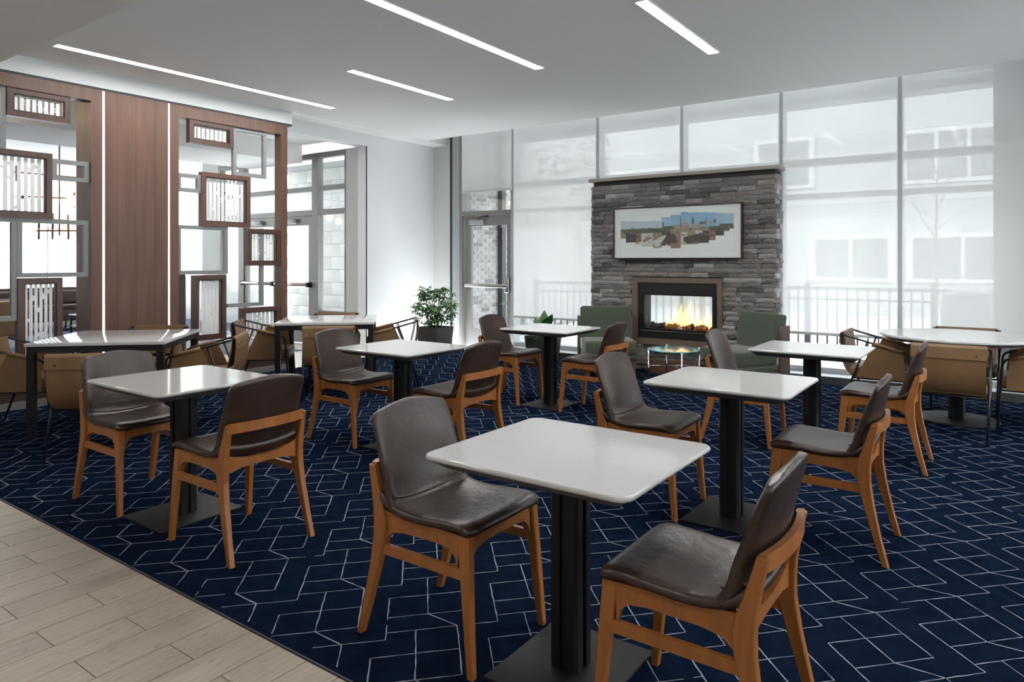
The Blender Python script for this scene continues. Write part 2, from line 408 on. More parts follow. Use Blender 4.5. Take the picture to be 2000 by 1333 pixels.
# roller shades
def shade(x0, x1, zb, label, m='scrim', y=YS):
    e = empty('roller_shade', ((x0+x1)/2, y, zb), 0, label, 'roller shade', 'scrim shades along the window wall')
    w_ = (x1-x0)/2
    mb = MB(); n = 6
    for i in range(n):
        a = -w_+2*w_*i/n; b = -w_+2*w_*(i+1)/n
        mb.add([(a, 0, .03), (b, 0, .03), (b, 0, 3.46-zb), (a, 0, 3.46-zb)], [(0, 1, 2, 3)])
    mb.build('fabric', m, e); MB().bevbox(-w_, w_, -.011, .011, 0, .034, .006).build('hem_bar', 'hem', e)
    MB().tube([(-w_, 0, 3.47-zb), (w_, 0, 3.47-zb)], .03, 10).build('roller', 'hem', e)
    return e
sp = [(902, 999, 2.475, 'short white roller shade over the glass exit door'), (1003, 1164.5, .545, 'long white roller shade between exit door and stone fireplace'),
      (1171, 1329, .545, 'long white roller shade behind the fireplace, on the exit door side'), (1334.5, 1522, .545, 'long white roller shade behind the fireplace, on the round table side'),
      (1529, 1753.5, .545, 'long white roller shade beside fireplace, behind green armchair'), (1762, None, .545, 'long white roller shade right behind the round table')]
for a, b, zb, lb_ in sp:
    x1 = wx(b, YS) if b else mx_[5]*8.5/8.74
    shade(wx(a, YS), x1, zb, lb_)
for k in range(5, len(mx_)-1):
    shade(mx_[k]*8.5/8.74+.03, min(mx_[k+1]*8.5/8.74, XR-.12), .545, 'long white roller shade past the round table, out towards plain wall')

# ------------------------------------------------------------------ ceiling strip lights
def strip_light(x, y0, y1, label):
    e = empty('ceiling_light', (x, (y0+y1)/2, CEIL), 0, label, 'light', 'linear lights recessed in the ceiling')
    h = (y1-y0)/2
    MB().box(-.048, .048, -h, h, -.004, -.001).build('diffuser', 'strip', e)
    t = MB().box(-.058, -.048, -h-.01, h+.01, -.008, 0).box(.048, .058, -h-.01, h+.01, -.008, 0).box(-.048, .048, -h-.01, -h, -.008, 0).box(-.048, .048, h, h+.01, -.008, 0)
    t.build('trim_frame', 'strip_trim', e)
for x, y0, y1, l in ((-6.99, 2.69, 5.86, 'long linear ceiling light running beside the white fascia band'), (-5.46, 4.80, 6.38, 'short linear ceiling light second from the white fascia band'),
                     (-3.84, 2.69, 5.87, 'long linear ceiling light third from the white fascia band'), (-2.22, 4.79, 6.385, 'short linear ceiling light fourth from the white fascia band'),
                     (-.60, 2.69, 5.80, 'long linear ceiling light fifth from the white fascia band'), (1.02, 4.79, 6.385, 'short linear ceiling light sixth from the white fascia band'),
                     (2.64, 2.69, 5.87, 'long linear ceiling light farthest from the white fascia band')):
    strip_light(x, y0, y1, l)

# ------------------------------------------------------------------ stone fireplace
FY = 8.2
fp = empty('fireplace', (0, 0, 0), 0, 'see-through gas fireplace in a grey stacked slate chimney breast', 'fireplace')
SX0, SX1, SZ0, SZ1 = wx(1235, FY), wx(1411, FY), .335, 1.19      # trim outline
OX0, OX1, OZ0, OZ1 = wx(1246, FY), wx(1401, FY), .415, 1.125     # opening
core = MB().box(FX0+.02, OX0, FY+.03, 8.455, 0, 2.455).box(OX1, FX1-.02, FY+.03, 8.455, 0, 2.455).box(OX0, OX1, FY+.03, 8.455, OZ1, 2.455).box(OX0, OX1, FY+.03, 8.455, 0, OZ0)
core.build('core', 'mortar', fp)
MB().bevbox(FX0-.03, FX1+.03, FY-.03, 8.465, 2.457, 2.50, .006).build('mantel_cap', 'mantel', fp)
t = MB().box(SX0, OX0, FY-.015, FY+.04, SZ0, SZ1).box(OX1, SX1, FY-.015, FY+.04, SZ0, SZ1).box(OX0, OX1, FY-.015, FY+.04, OZ1, SZ1).box(OX0, OX1, FY-.015, FY+.04, SZ0, OZ0)
t.build('surround', 'hearth_trim', fp)
IX0, IX1, IZ0, IZ1 = OX0+.09, OX1-.06, .575, .965
fb = MB().box(OX0, OX1, FY, FY+.03, IZ1, OZ1).box(OX0, OX1, FY, FY+.03, OZ0, IZ0-.03).box(OX0, IX0, FY, FY+.03, IZ0-.03, IZ1).box(IX1, OX1, FY, FY+.03, IZ0-.03, IZ1)
fb.build('metal_front', 'firebox', fp)
fr = MB().box(IX0-.03, IX1+.03, FY-.012, FY, IZ1, IZ1+.03).box(IX0-.03, IX1+.03, FY-.012, FY, IZ0-.06, IZ0-.03).box(IX0-.045, IX0, FY-.012, FY, IZ0-.03, IZ1).box(IX1, IX1+.045, FY-.012, FY, IZ0-.03, IZ1)
fr.build('glass_frame', 'black_metal', fp)
MB().box(IX0-.045, IX1+.045, FY-.016, FY-.012, IZ0-.068, IZ0-.060).build('chrome_line', 'stainless', fp)
MB().box(IX0, IX1, FY+.012, FY+.016, IZ0-.03, IZ1).build('front_glass', 'pane', fp)
MB().box(OX0, IX0-.02, FY+.04, 8.45, OZ0, OZ1).box(IX1+.02, OX1, FY+.04, 8.45, OZ0, OZ1).box(IX0-.02, IX1+.02, FY+.04, 8.45, OZ0, .50).box(IX0-.02, IX1+.02, FY+.04, 8.45, IZ1+.02, OZ1).build('firebox_lining', 'firebox_in', fp)
ro = random.Random(5)
def pebble(seed):
    r = random.Random(seed); bm = bmesh.new(); bmesh.ops.create_icosphere(bm, subdivisions=2, radius=1)
    a = [r.uniform(.8, 1.2) for _ in range(3)]
    for v in bm.verts: v.co = Vector((v.co.x*a[0], v.co.y*a[1], v.co.z*a[2]*.8))*(1+.12*math.sin(5*v.co.x+seed)*math.cos(4*v.co.y))
    me = bpy.data.meshes.new('ember_stone'); bm.to_mesh(me); bm.free()
    for p in me.polygons: p.use_smooth = True
    return me
peb = [pebble(i) for i in range(4)]
mat('ember_dark', (.05, .035, .03), .7, var=.5, vscale=(30, 30, 30)); mat('ember_orange', (.55, .20, .03), .6, var=.6, vscale=(30, 30, 30), dark=(.08, .03, .02)); mat('ember_pale', (.45, .36, .34), .7)
pm = []
for me in peb:
    for m in ('ember_dark', 'ember_orange', 'ember_orange', 'ember_pale'):
        q = me.copy(); q.materials.append(MATS[m]); pm.append(q)
for i in range(110):
    u = ro.random(); x = IX0+.03+(IX1-IX0-.06)*u; y = FY+.06+ro.random()*.15; r = ro.uniform(.022, .040)
    me = pm[ro.randrange(len(pm))] if u > .25 else pm[4*ro.randrange(4)]
    o = link('ember_stone', me, None, fp, (x, y,   .50+r*.9+ro.random()*.045)); o.scale = (r, r, r); o.rotation_euler = (ro.random()*3, ro.random()*3, ro.random()*3)
# flames: real tongues of fire
fm = bpy.data.materials.new('flame'); fm.use_nodes = True; nt = fm.node_tree; nt.nodes.remove(nt.nodes['Principled BSDF'])
tcn = nt.nodes.new('ShaderNodeTexCoord'); sx = nt.nodes.new('ShaderNodeSeparateXYZ'); rp_ = nt.nodes.new('ShaderNodeValToRGB')
els = rp_.color_ramp.elements; els[0].position = 0; els[0].color = (1, .20, .03, 1); els[1].position = 1; els[1].color = (1, .40, .10, 1)
e2 = rp_.color_ramp.elements.new(.45); e2.color = (1, .62, .20, 1)
em = nt.nodes.new('ShaderNodeEmission'); em.inputs[1].default_value = 2.0; tr = nt.nodes.new('ShaderNodeBsdfTransparent'); ms = nt.nodes.new('ShaderNodeMixShader')
mrp = nt.nodes.new('ShaderNodeMapRange'); mrp.inputs[1].default_value = 0; mrp.inputs[2].default_value = 1; mrp.inputs[3].default_value = .55; mrp.inputs[4].default_value = .14
nt.links.new(tcn.outputs['Generated'], sx.inputs[0]); nt.links.new(sx.outputs['Z'], rp_.inputs[0]); nt.links.new(rp_.outputs[0], em.inputs[0])
nt.links.new(sx.outputs['Z'], mrp.inputs[0]); nt.links.new(mrp.outputs[0], ms.inputs[0]); nt.links.new(tr.outputs[0], ms.inputs[1]); nt.links.new(em.outputs[0], ms.inputs[2])
nt.links.new(ms.outputs[0], nt.nodes['Material Output'].inputs[0]); MATS['flame'] = fm
def flame(x, y, h, r, lean, ph):
    secs = []; n = 8
    for i in range(10):
        t = i/9; cx = x+lean*t*t+.018*math.sin(ph+6*t)*t; rr = r*(math.sin(math.pi*min(1, .25+.75*t))**.8)*(1-t*.25)+.0008
        secs.append([(cx+rr*math.cos(2*math.pi*k/n), y+.6*rr*math.sin(2*math.pi*k/n), .535+h*t) for k in range(n)])
    return MB().loft(secs, 0, True).build('flame', 'flame', fp)
ux = lambda u: IX0+(IX1-IX0)*u
for u, h, r, ln in ((.46, .34, .042, .01), (.52, .16, .04, -.03), (.58, .37, .040, .05), (.63, .20, .04, .02), (.41, .17, .03, -.02), (.36, .11, .025, .03), (.70, .13, .04, .01), (.76, .15, .03, .02),
                    (.83, .19, .03, .01), (.90, .14, .03, -.01), (.95, .16, .028, .0), (.30, .08, .02, .01), (.50, .23, .03, .02), (.68, .09, .05, 0), (.87, .08, .05, 0), (.55, .10, .06, 0), (.44, .22, .045, .02), (.61, .26, .04, -.03), (.34, .16, .03, -.03), (.73, .20, .035, -.01), (.80, .12, .04, .02), (.25, .10, .03, .02), (.49, .14, .06, .01), (.93, .22, .03, .01)):
    flame(ux(u), FY+.09+ro.random()*.10, h, r, ln, ro.random()*6)
# stacked slate: real pieces
def slate_mesh(seed):
    r = random.Random(seed); nx, nz = 5, 2; vs = []; fs = []
    for k in range(nz+1):
        for i in range(nx+1):
            e = (i in (0, nx)) or (k in (0, nz))
            vs.append((i/nx+(0 if e else r.uniform(-.05, .05)), -(.75 if e else 1.0)-r.uniform(-.22, .25), k/nz))
    for k in range(nz):
        for i in range(nx):
            a = k*(nx+1)+i; fs.append((a, a+1, a+nx+2, a+nx+1))
    b = len(vs); vs += [(0, 0, 0), (1, 0, 0), (1, 0, 1), (0, 0, 1)]
    bot = list(range(nx+1)); top = [nz*(nx+1)+i for i in range(nx+1)]
    fs += [tuple([b+1, b]+bot), tuple([b+3, b+2]+top[::-1]), tuple([b]+[b+3]+[k*(nx+1) for k in range(nz, -1, -1)]), tuple([b+2, b+1]+[k*(nx+1)+nx for k in range(nz+1)])]
    return vs, fs
SM = []
for sd in range(7):
    vs, fs = slate_mesh(sd)
    for c in range(6):
        o = MB().add(vs, fs).build('slate', 'slate_%d' % c); SM.append((sd, c, o.data)); bpy.data.objects.remove(o)
rs = random.Random(21); stones = []; RH = .0572; cols = {}
z = 0.0; row = 0
while z+RH < 2.457:
    x = FX0-rs.uniform(0, .012); z1 = z+RH-.0035
    while x < FX1-.02:
        L = rs.choice((.13, .17, .21, .25, .31)); x1 = min(x+L, FX1+.0)
        if FX1-x1 < .07: x1 = FX1
        a, b = x, x1-.004
        spans = [(a, b)]
        if z1 > SZ0+.006 and z < SZ1-.006:
            spans = []
            if a < SX0: spans.append((a, min(b, SX0-.002)))
            if b > SX1: spans.append((max(a, SX1+.002), b))
        for p, q in spans:
            if q-p > .02:
                c = rs.choices(range(6), (30, 28, 14, 20, 12, 4))[0]
                hid = (z < .62 and (p < SX0 or p > SX1)) or (1.45 < z < 2.05 and -4.1 < (p+q)/2 < -2.55)
                stones.append((p, q, z, z1, rs.uniform(.008, .034), c, hid))
        x = x1
    z += RH; row += 1
stones.sort(key=lambda s: (s[6], -(s[1]-s[0])))
rest = MB()
for n, (p, q, z0, z1, dp, c, hid) in enumerate(stones):
    sd, cc, me = SM[rs.randrange(7)*6+c]
    if n < 290:
        o = link('slate', me, None, fp, (p, FY+.034, z0)); o.scale = (q-p, dp+.012, z1-z0)
    else:
        vs, fs = slate_mesh(sd); rest.add([(p+v[0]*(q-p), FY+.034+v[1]*(dp+.012), z0+v[2]*(z1-z0)) for v in vs], fs, c)
z = 0
while z+RH < 2.457:                                       # the side that catches the window light, and the far side
    for side in (0, 1):
        y = FY+.005
        while y < 8.36:
            L = rs.choice((.09, .13, .17)); y1 = min(y+L, 8.46); dp = rs.uniform(.008, .026); vs, fs = slate_mesh(rs.randrange(7))
            xb = FX1-.022 if side == 0 else FX0+.022; sg = 1 if side == 0 else -1
            rest.add([(xb-sg*v[1]*(dp+.01), y+v[0]*(y1-y-.002), z+v[2]*(RH-.002)) for v in vs], fs, rs.randrange(6)); y = y1
    z += RH
tag(rest.build('slate_field', ['slate_%d' % i for i in range(6)], fp), kind='stuff')
hb = empty('hearth_box', (0, 0, 0), 0, 'low brown wooden box on the floor against the fireplace base', 'box')
MB().bevbox(wx(1268, 8.06), wx(1372, 8.06), 8.0, 8.155, 0, .15, .004).build('body', 'walnut', hb)
MB().bevbox(wx(1268, 8.06)-.005, wx(1372, 8.06)+.005, 7.995, 8.16, .15, .165, .003).build('lid', 'walnut', hb)

# ------------------------------------------------------------------ framed panorama collage over the fireplace
AX0, AX1 = wx(1200, 8.15), wx(1451, 8.15); AZ0, AZ1 = 1.424, 2.09
art = empty('framed_panorama', (0, 0, 0), 0, 'wide framed city skyline photo collage hung on the slate chimney', 'picture')
f_ = .016
MB().box(AX0, AX1, 8.115, 8.168, AZ1-f_, AZ1).box(AX0, AX1, 8.115, 8.168, AZ0, AZ0+f_).box(AX0, AX0+f_, 8.115, 8.168, AZ0+f_, AZ1-f_).box(AX1-f_, AX1, 8.115, 8.168, AZ0+f_, AZ1-f_).build('frame', 'frame_brown', art)
MB().box(AX0+f_, AX1-f_, 8.130, 8.160, AZ0+f_, AZ1-f_).build('mat_board', 'mat_board', art)
mat('print_sky_a', lin((140, 175, 205)), .6, var=.15, vscale=(3, 3, 9)); mat('print_sky_b', lin((160, 185, 205)), .6, var=.2, vscale=(3, 3, 8)); mat('print_sky_c', lin((185, 195, 205)), .6, var=.15, vscale=(3, 3, 8))
mat('print_tree', lin((88, 92, 70)), .6, var=.6, vscale=(40, 40, 60)); mat('print_road', lin((150, 135, 115)), .6, var=.4, vscale=(25, 25, 60)); mat('print_roof', lin((75, 62, 58)), .6, var=.35, vscale=(18, 18, 18))
mat('print_pale', lin((195, 192, 185)), .6, var=.15, vscale=(15, 15, 15)); mat('print_brick', lin((150, 110, 92)), .6, var=.3, vscale=(20, 20, 20)); mat('print_tower', lin((110, 105, 108)), .6, var=.2, vscale=(20, 20, 20)); mat('print_tower_b', lin((165, 148, 135)), .6, var=.2, vscale=(20, 20, 20))
mat('mat_line', (.62, .58, .55), .7)
aw, ah = AX1-AX0, AZ1-AZ0
def pz(u0, u1, v0, v1, m, lift=0.):      # u right, v down, both 0..1 over the framed sheet
    MB().box(AX0+aw*u0, AX0+aw*u1, 8.1285-lift, 8.1302, AZ1-ah*v1, AZ1-ah*v0).build('print', m, art)
def ppoly(pts, m, lift):
    y = 8.1285-lift
    MB().prism([(AX0+aw*u, AZ1-ah*v) for u, v in pts], y, y+.0006, 'y').build('print', m, art)
pz(.055, .945, .155, .158, 'mat_line'); pz(.055, .945, .845, .848, 'mat_line'); pz(.055, .057, .158, .845, 'mat_line'); pz(.943, .945, .158, .845, 'mat_line')
cols_ = [(.062, .105, .26, .60), (.105, .19, .27, .68), (.19, .235, .28, .72), (.235, .33, .28, .76), (.33, .40, .275, .79), (.40, .47, .215, .75), (.47, .55, .18, .80), (.55, .60, .13, .74), (.60, .685, .145, .73), (.685, .76, .155, .71), (.76, .81, .165, .66), (.81, .87, .175, .58), (.87, .91, .185, .50), (.91, .94, .19, .46)]
for k, (u0, u1, v0, v1) in enumerate(cols_):
    hz = .425-.02*u0
    pz(u0, u1, v0, hz, ('print_sky_c', 'print_sky_b', 'print_sky_a')[0 if u1 < .41 else 1 if k in (5, 11, 12, 13) else 2])
    mid = min(v1, hz+.085); pz(u0, u1, hz, mid, 'print_tree' if u1 < .5 or u0 > .75 else 'print_road')
    if v1 > mid: pz(u0, u1, mid, v1, ('print_road', 'print_roof', 'print_brick', 'print_pale')[k % 4] if k < 11 else 'print_roof')
for u0, u1, v0, v1, m in ((.405, .418, .31, .42, 'print_tower'), (.545, .553, .22, .42, 'print_tower'), (.555, .612, .33, .43, 'print_tower_b'), (.577, .588, .24, .33, 'print_tower_b'), (.633, .650, .245, .36, 'print_tower'),
                           (.63, .70, .37, .43, 'print_tower_b'), (.69, .735, .32, .37, 'print_tower'), (.738, .744, .25, .40, 'print_tower'), (.795, .812, .28, .35, 'print_tower'), (.42, .50, .385, .44, 'print_tree'), (.50, .55, .36, .43, 'print_tower_b'), (.755, .795, .33, .37, 'print_tower_b'), (.84, .935, .37, .42, 'print_tree')):
    pz(u0, u1, v0, v1, m, .0006)
ru = random.Random(17); dt = MB(); dm = ['print_roof', 'print_pale', 'print_tower', 'print_brick', 'print_tree', 'print_tower_b']
for k in range(210):
    u = ru.uniform(.065, .93); c_ = [c for c in cols_ if c[0] <= u < c[1]]
    if not c_: continue
    v = ru.uniform(.415, c_[0][3]-.02) if ru.random() < .75 else ru.uniform(.39, .44)
    w_ = ru.uniform(.004, .022)*(.5+v); h_ = ru.uniform(.006, .022)*(.4+v*1.2); mi = ru.choices(range(6), (6, 3, 4, 2, 5, 3))[0] if v > .46 else ru.choice((4, 4, 2, 5, 0))
    if u+w_ < c_[0][1] and v+h_ < c_[0][3]:
        y = 8.1280; x0, x1, z0, z1 = AX0+aw*u, AX0+aw*(u+w_), AZ1-ah*(v+h_), AZ1-ah*v; sk = aw*ru.uniform(-.008, .008)
        dt.add([(x0, y, z0), (x1, y, z0), (x1+sk, y, z1), (x0+sk, y, z1)], [(0, 1, 2, 3)], mi)
tag(dt.build('print_detail', dm, art), kind='stuff')
ppoly([(.33, .66), (.42, .55), (.44, .56), (.38, .75), (.34, .75)], 'print_pale', .0008); ppoly([(.42, .70), (.445, .54), (.505, .54), (.525, .70)], 'print_roof', .0008)
ppoly([(.57, .60), (.67, .55), (.77, .58), (.77, .66), (.60, .72), (.57, .66)], 'print_roof', .0008); ppoly([(.65, .48), (.70, .475), (.72, .52), (.67, .54)], 'print_pale', .0009)
ppoly([(.19, .70), (.30, .61), (.32, .63), (.24, .73)], 'print_pale', .0009); ppoly([(.24, .64), (.30, .58), (.33, .60), (.26, .68)], 'print_brick', .001)
MB().box(AX0+f_, AX1-f_, 8.118, 8.120, AZ0+f_, AZ1-f_).build('glazing', 'pane', art)

# ------------------------------------------------------------------ wooden screens
SXF = -7.60; SD = .055                       # front plane and panel depth
def slats(parent, y0, y1, z0, z1, n, seed, xf, gap=.36):
    r = random.Random(seed); w_ = (y1-y0)/n
    for k in range(n):
        a = y0+k*w_; MB().box(xf-.006, xf, a, a+w_*(1-gap), z0, z1).build('slat', 'slat_white', parent)
        for q in range(r.choice((1, 2, 2))):
            zz = z0+(z1-z0)*(r.choice((.03, .25, .45, .62, .8, .9))+r.uniform(-.04, .04)); hh = (z1-z0)*r.uniform(.04, .09)
            if k < n-1: MB().box(xf-.005, xf-.001, a+w_*(1-gap), a+w_, max(z0, zz), min(z1, zz+hh)).build('bridge', 'slat_white', parent)
def brown(parent, y0, y1, z0, z1, n, seed, m='walnut_dark'):
    fw_ = .052; x0, x1 = SXF-.09, SXF-.015
    o = MB().box(x0, x1, y0, y0+fw_, z0, z1).box(x0, x1, y1-fw_, y1, z0, z1).box(x0, x1, y0+fw_, y1-fw_, z1-fw_, z1).box(x0, x1, y0+fw_, y1-fw_, z0, z0+fw_).build('slatted_panel', m, parent)
    b = .012
    MB().box(x1-.03, x1-.01, y0+fw_, y0+fw_+b, z0+fw_, z1-fw_).box(x1-.03, x1-.01, y1-fw_-b, y1-fw_, z0+fw_, z1-fw_).box(x1-.03, x1-.01, y0+fw_, y1-fw_, z1-fw_-b, z1-fw_).box(x1-.03, x1-.01, y0+fw_, y1-fw_, z0+fw_, z0+fw_+b).build('bead', 'frame_brown', o)
    slats(o, y0+fw_+b, y1-fw_-b, z0+fw_+b, z1-fw_-b, n, seed, x1-.035)
def grey(parent, y0, y1, z0, z1, sides='lrtb'):
    fw_ = .044; x0, x1 = SXF-.075, SXF-.03; mb = MB()
    if 'l' in sides: mb.box(x0, x1, y0, y0+fw_, z0, z1)
    if 'r' in sides: mb.box(x0, x1, y1-fw_, y1, z0, z1)
    a = y0+(fw_ if 'l' in sides else 0); b = y1-(fw_ if 'r' in sides else 0)
    if 't' in sides: mb.box(x0, x1, a, b, z1-fw_, z1)
    if 'b' in sides: mb.box(x0, x1, a, b, z0, z0+fw_)
    mb.build('open_frame', 'grey_metal', parent)
s2 = empty('room_divider', (0, 0, 0), 0, 'open wooden screen with slatted panels between wood pillar and entrance', 'room divider', 'wooden screens beside the wood pillar')
D2 = .135
box('post', 'walnut', SXF-D2, SXF, 4.076, 4.172, .12, 3.165, s2); box('post', 'walnut', SXF-D2, SXF, 5.53, 5.625, .12, 3.165, s2)
box('beam', 'walnut', SXF-D2, SXF, 4.172, 5.53, 3.035, 3.165, s2); box('plinth', 'joint_dark', SXF-D2, SXF+.03, 4.076, 5.625, 0, .165, s2)
box('kick_plate', 'alu', SXF+.03, SXF+.05, 4.076, 5.60, 0, .07, s2)
brown(s2, 4.307, 4.866, 2.765, 3.035, 8, 1); brown(s2, 4.455, 5.097, 1.812, 2.444, 10, 2, 'walnut'); brown(s2, 5.054, 5.53, 1.34, 1.803, 8, 3); brown(s2, 4.363, 4.769, .47, 1.232, 6, 4); brown(s2, 4.976, 5.53, .165, .818, 7, 5)
grey(s2, 4.868, 5.331, 2.446, 3.033); grey(s2, 4.172, 4.453, 2.194, 2.403); grey(s2, 4.172, 4.798, 1.244, 1.81); grey(s2, 4.800, 5.293, .836, 1.81, 'rb')
s1 = empty('room_divider', (0, 0, 0), 0, 'open wooden screen with slatted panels on the tile floor side of the pillar', 'room divider', 'wooden screens beside the wood pillar')
box('post', 'walnut', SXF-.34, SXF, 3.25, 3.359, .12, 3.165, s1); box('post', 'walnut', SXF-D2, SXF, 1.86, 1.95, .12, 3.165, s1)
box('beam', 'walnut', SXF-D2, SXF, 1.95, 3.25, 3.04, 3.165, s1); box('plinth', 'joint_dark', SXF-D2, SXF+.03, 1.86, 3.359, 0, .165, s1); box('kick_plate', 'alu', SXF+.03, SXF+.05, 1.86, 3.36, 0, .07, s1)
brown(s1, 2.525, 3.065, 2.772, 3.04, 8, 6); brown(s1, 2.27, 2.905, 1.813, 2.454, 9, 7); brown(s1, 2.613, 2.996, .40, 1.236, 6, 8)
grey(s1, 2.02, 2.522, 2.456, 3.04); grey(s1, 2.908, 3.246, 2.20, 2.411); grey(s1, 2.611, 3.241, 1.24, 1.811); grey(s1, 2.05, 2.609, .833, 1.811); grey(s1, 1.95, 2.27, 1.85, 2.30)
pil = empty('wood_pillar', (0, 0, 0), 0, 'solid walnut clad pillar between the two open screens', 'pillar')
box('core', 'joint_dark', SXF-.34, SXF-.012, 3.39, 4.05, 0, 3.165, pil)
yb = [3.390, 3.505, 3.70, 3.90, 4.050]
for a, b in zip(yb[:-1], yb[1:]): MB().box(SXF-.012, SXF, a, b-.0018, .0, 3.165).build('wood_panel', 'walnut', pil)
for a, b in ((3.361, 3.386), (4.054, 4.074)):
    o = MB().box(SXF-.03, SXF-.012, a, b, 0, 3.165).build('light_strip', 'led', pil)
    MB().box(SXF-.05, SXF-.03, a-.002, b+.002, 0, 3.165).build('channel', 'grey_metal', o)

# ------------------------------------------------------------------ entrance glazing seen past the screens
VY = 7.42
vest = empty('window_20', kind='structure'); tag(vest, 'grey framed entrance glazing with transom panes')
XA, XB, XC, XE = wx(678, VY), wx(615, VY), wx(478, VY)-.12, wx(428, VY)
def vbar(x, w_, z0, z1, dpt=.11): MB().box(x-w_/2, x+w_/2, VY, VY+dpt, z0, z1).build('mullion', 'alu', vest)
vbar(XA-.03, .07, 0, 3.19); vbar(XB, .16, 0, 3.19); vbar((XB+XC)/2, .05, 2.23, 3.19); vbar(XC, .16, 0, 3.19); vbar(XE, .08, 0, 3.19)
for z0, z1 in ((3.10, 3.19), (2.56, 2.64), (2.16, 2.25)): MB().box(XE, XA, VY+.005, VY+.105, z0, z1).build('transom', 'alu', vest)
MB().box(XB+.08, XA-.06, VY+.01, VY+.10, .50, .58).build('transom', 'alu', vest); MB().box(XB+.08, XA-.06, VY+.01, VY+.10, 0, .10).build('transom', 'alu', vest)
for a, b in ((XE, XC-.08), (XC+.08, XB-.08), (XB+.08, XA-.06)):
    for z0, z1 in ((2.64, 3.10), (2.25, 2.56)): MB().box(a, b, VY+.05, VY+.056, z0, z1).build('pane', 'pane', vest)
MB().box(XB+.08, XA-.06, VY+.05, VY+.056, .58, 2.16).build('pane', 'pane', vest)
MB().box(XE, XC-.08, VY+.05, VY+.056, 0.05, 2.16).build('pane', 'pane', vest)
xm = (XB+XC)/2
for n, (a, b) in enumerate(((XC+.085, xm-.004), (xm+.004, XB-.085))):
    dd = empty('door_%d' % (n+2), kind='structure'); tag(dd, 'glass entrance door with push bar, the one %s the white wall' % ('farther from' if n == 0 else 'nearer to'))
    lf = MB().box(a, a+.10, VY+.02, VY+.07, .02, 2.155).box(b-.10, b, VY+.02, VY+.07, .02, 2.155).box(a+.10, b-.10, VY+.02, VY+.07, 2.0, 2.155).box(a+.10, b-.10, VY+.02, VY+.07, .02, .28).build('door_leaf', 'alu', dd)
    MB().box(a+.10, b-.10, VY+.042, VY+.048, .28, 2.0).build('glass', 'pane', lf)
    pb = MB().tube([(a+.03, VY-.045, 1.0), (b-.06, VY-.045, 1.0)], .033, 12).build('push_bar', 'stainless', dd)
    MB().box(b-.06, b-.02, VY-.07, VY+.02, .96, 1.04).build('bar_end', 'black_metal', pb); MB().box(a+.01, a+.03, VY-.07, VY+.02, .96, 1.04).build('bar_end', 'black_metal', pb)
    MB().bevbox(a+.25, a+.55, VY-.05, VY+.02, 2.03, 2.11, .01).build('door_closer', 'alu_light', dd)
struct(box('wall_lounge', 'paint_grey', wx(395, VY), XE-.04, VY, VY+.1, 0, CEIL), 'grey wall beside the entrance glazing towards lounge')
struct(box('wall_lounge_2', 'paint_grey', -17, wx(395, VY), VY+1.6, VY+1.7, 0, CEIL), 'grey wall at the end of the lounge')
# pale stone wall outside the entrance
sw = struct(box('wall_outside', 'mortar_light', -14.5, -8.3, 10.8, 11.0, 0, 4.2), 'pale stone block wall outside the entrance doors')
rb = random.Random(9); bz = 0; r_ = 0; sb = {}
while bz < 3.9:
    x = -14.4+(.0 if r_ % 2 else -.3)
    while x < -8.4:
        o = MB().bevbox(x, x+.595, 10.77, 10.80, bz, bz+.295, .004).build('stone_block', 'stone_light', sw) if 'm' not in sb else link('stone_block', sb['m'], None, sw)
        if 'm' not in sb: sb['m'] = o.data; sb['p'] = (x, bz)
        else: o.location = (x-sb['p'][0], 0, bz-sb['p'][1])
        x += .6
    bz += .3; r_ += 1

# ------------------------------------------------------------------ outside
struct(box('ground_outside', 'ground', -60, 60, 9.0, 90, -.6, -.12), 'pale ground outside the windows')
struct(box('ground_side', 'ground', 4.7, 60, -30, 9.0, -.6, -.12), 'pale ground outside the added side windows')
struct(box('added_canopy', 'facade', -15, -8.25, 7.55, 13, 3.60, 3.85), 'pale canopy added over the entrance doors to shade the stone wall')  # canopy added to keep sky light off the stone wall
dk = struct(box('floor_deck', 'facade_joint', -8.2, 12, 8.9, 11.3, -.14, -.05), 'pale board terrace outside the windows')
y = 8.92
while y < 11.25:
    MB().box(-8.2, 12, y, y+.138, -.05, -.025).build('deck_board', 'deck', dk); y += .145
RY = 11.0
ra = empty('terrace_railing', (0, 0, 0), 0, 'dark metal picket railing along the terrace edge', 'railing')
box('top_rail', 'rail', -7.3, 8, RY-.03, RY+.03, .97, 1.02, ra); box('mid_rail', 'rail', -7.3, 8, RY-.015, RY+.015, .82, .85, ra); box('bottom_rail', 'rail', -7.3, 8, RY-.015, RY+.015, .06, .09, ra)
x = -7.25; k = 0; pk = None; po = None
while x < 4.0:
    if k % 12 == 0:
        if po is None: po = MB().box(-.04, .04, RY-.04, RY+.04, -.05, 1.08).build('post', 'rail', ra, (x, 0, 0))
        else: o = link('post', po.data, None, ra, (x, 0, 0))
    else:
        if pk is None: pk = MB().box(-.011, .011, RY-.011, RY+.011, .09, .97).build('picket', 'rail', ra, (x, 0, 0))
        else: o = link('picket', pk.data, None, ra, (x, 0, 0))
    x += .135; k += 1
cn = struct(box('canopy_outside', 'facade', -8.2, 12, 8.92, 11.0, 3.67, 3.95), 'pale overhanging canopy above the terrace')
for y in (9.5, 10.2): box('beam', 'facade', -8.2, 12, y, y+.12, 3.58, 3.67, cn)
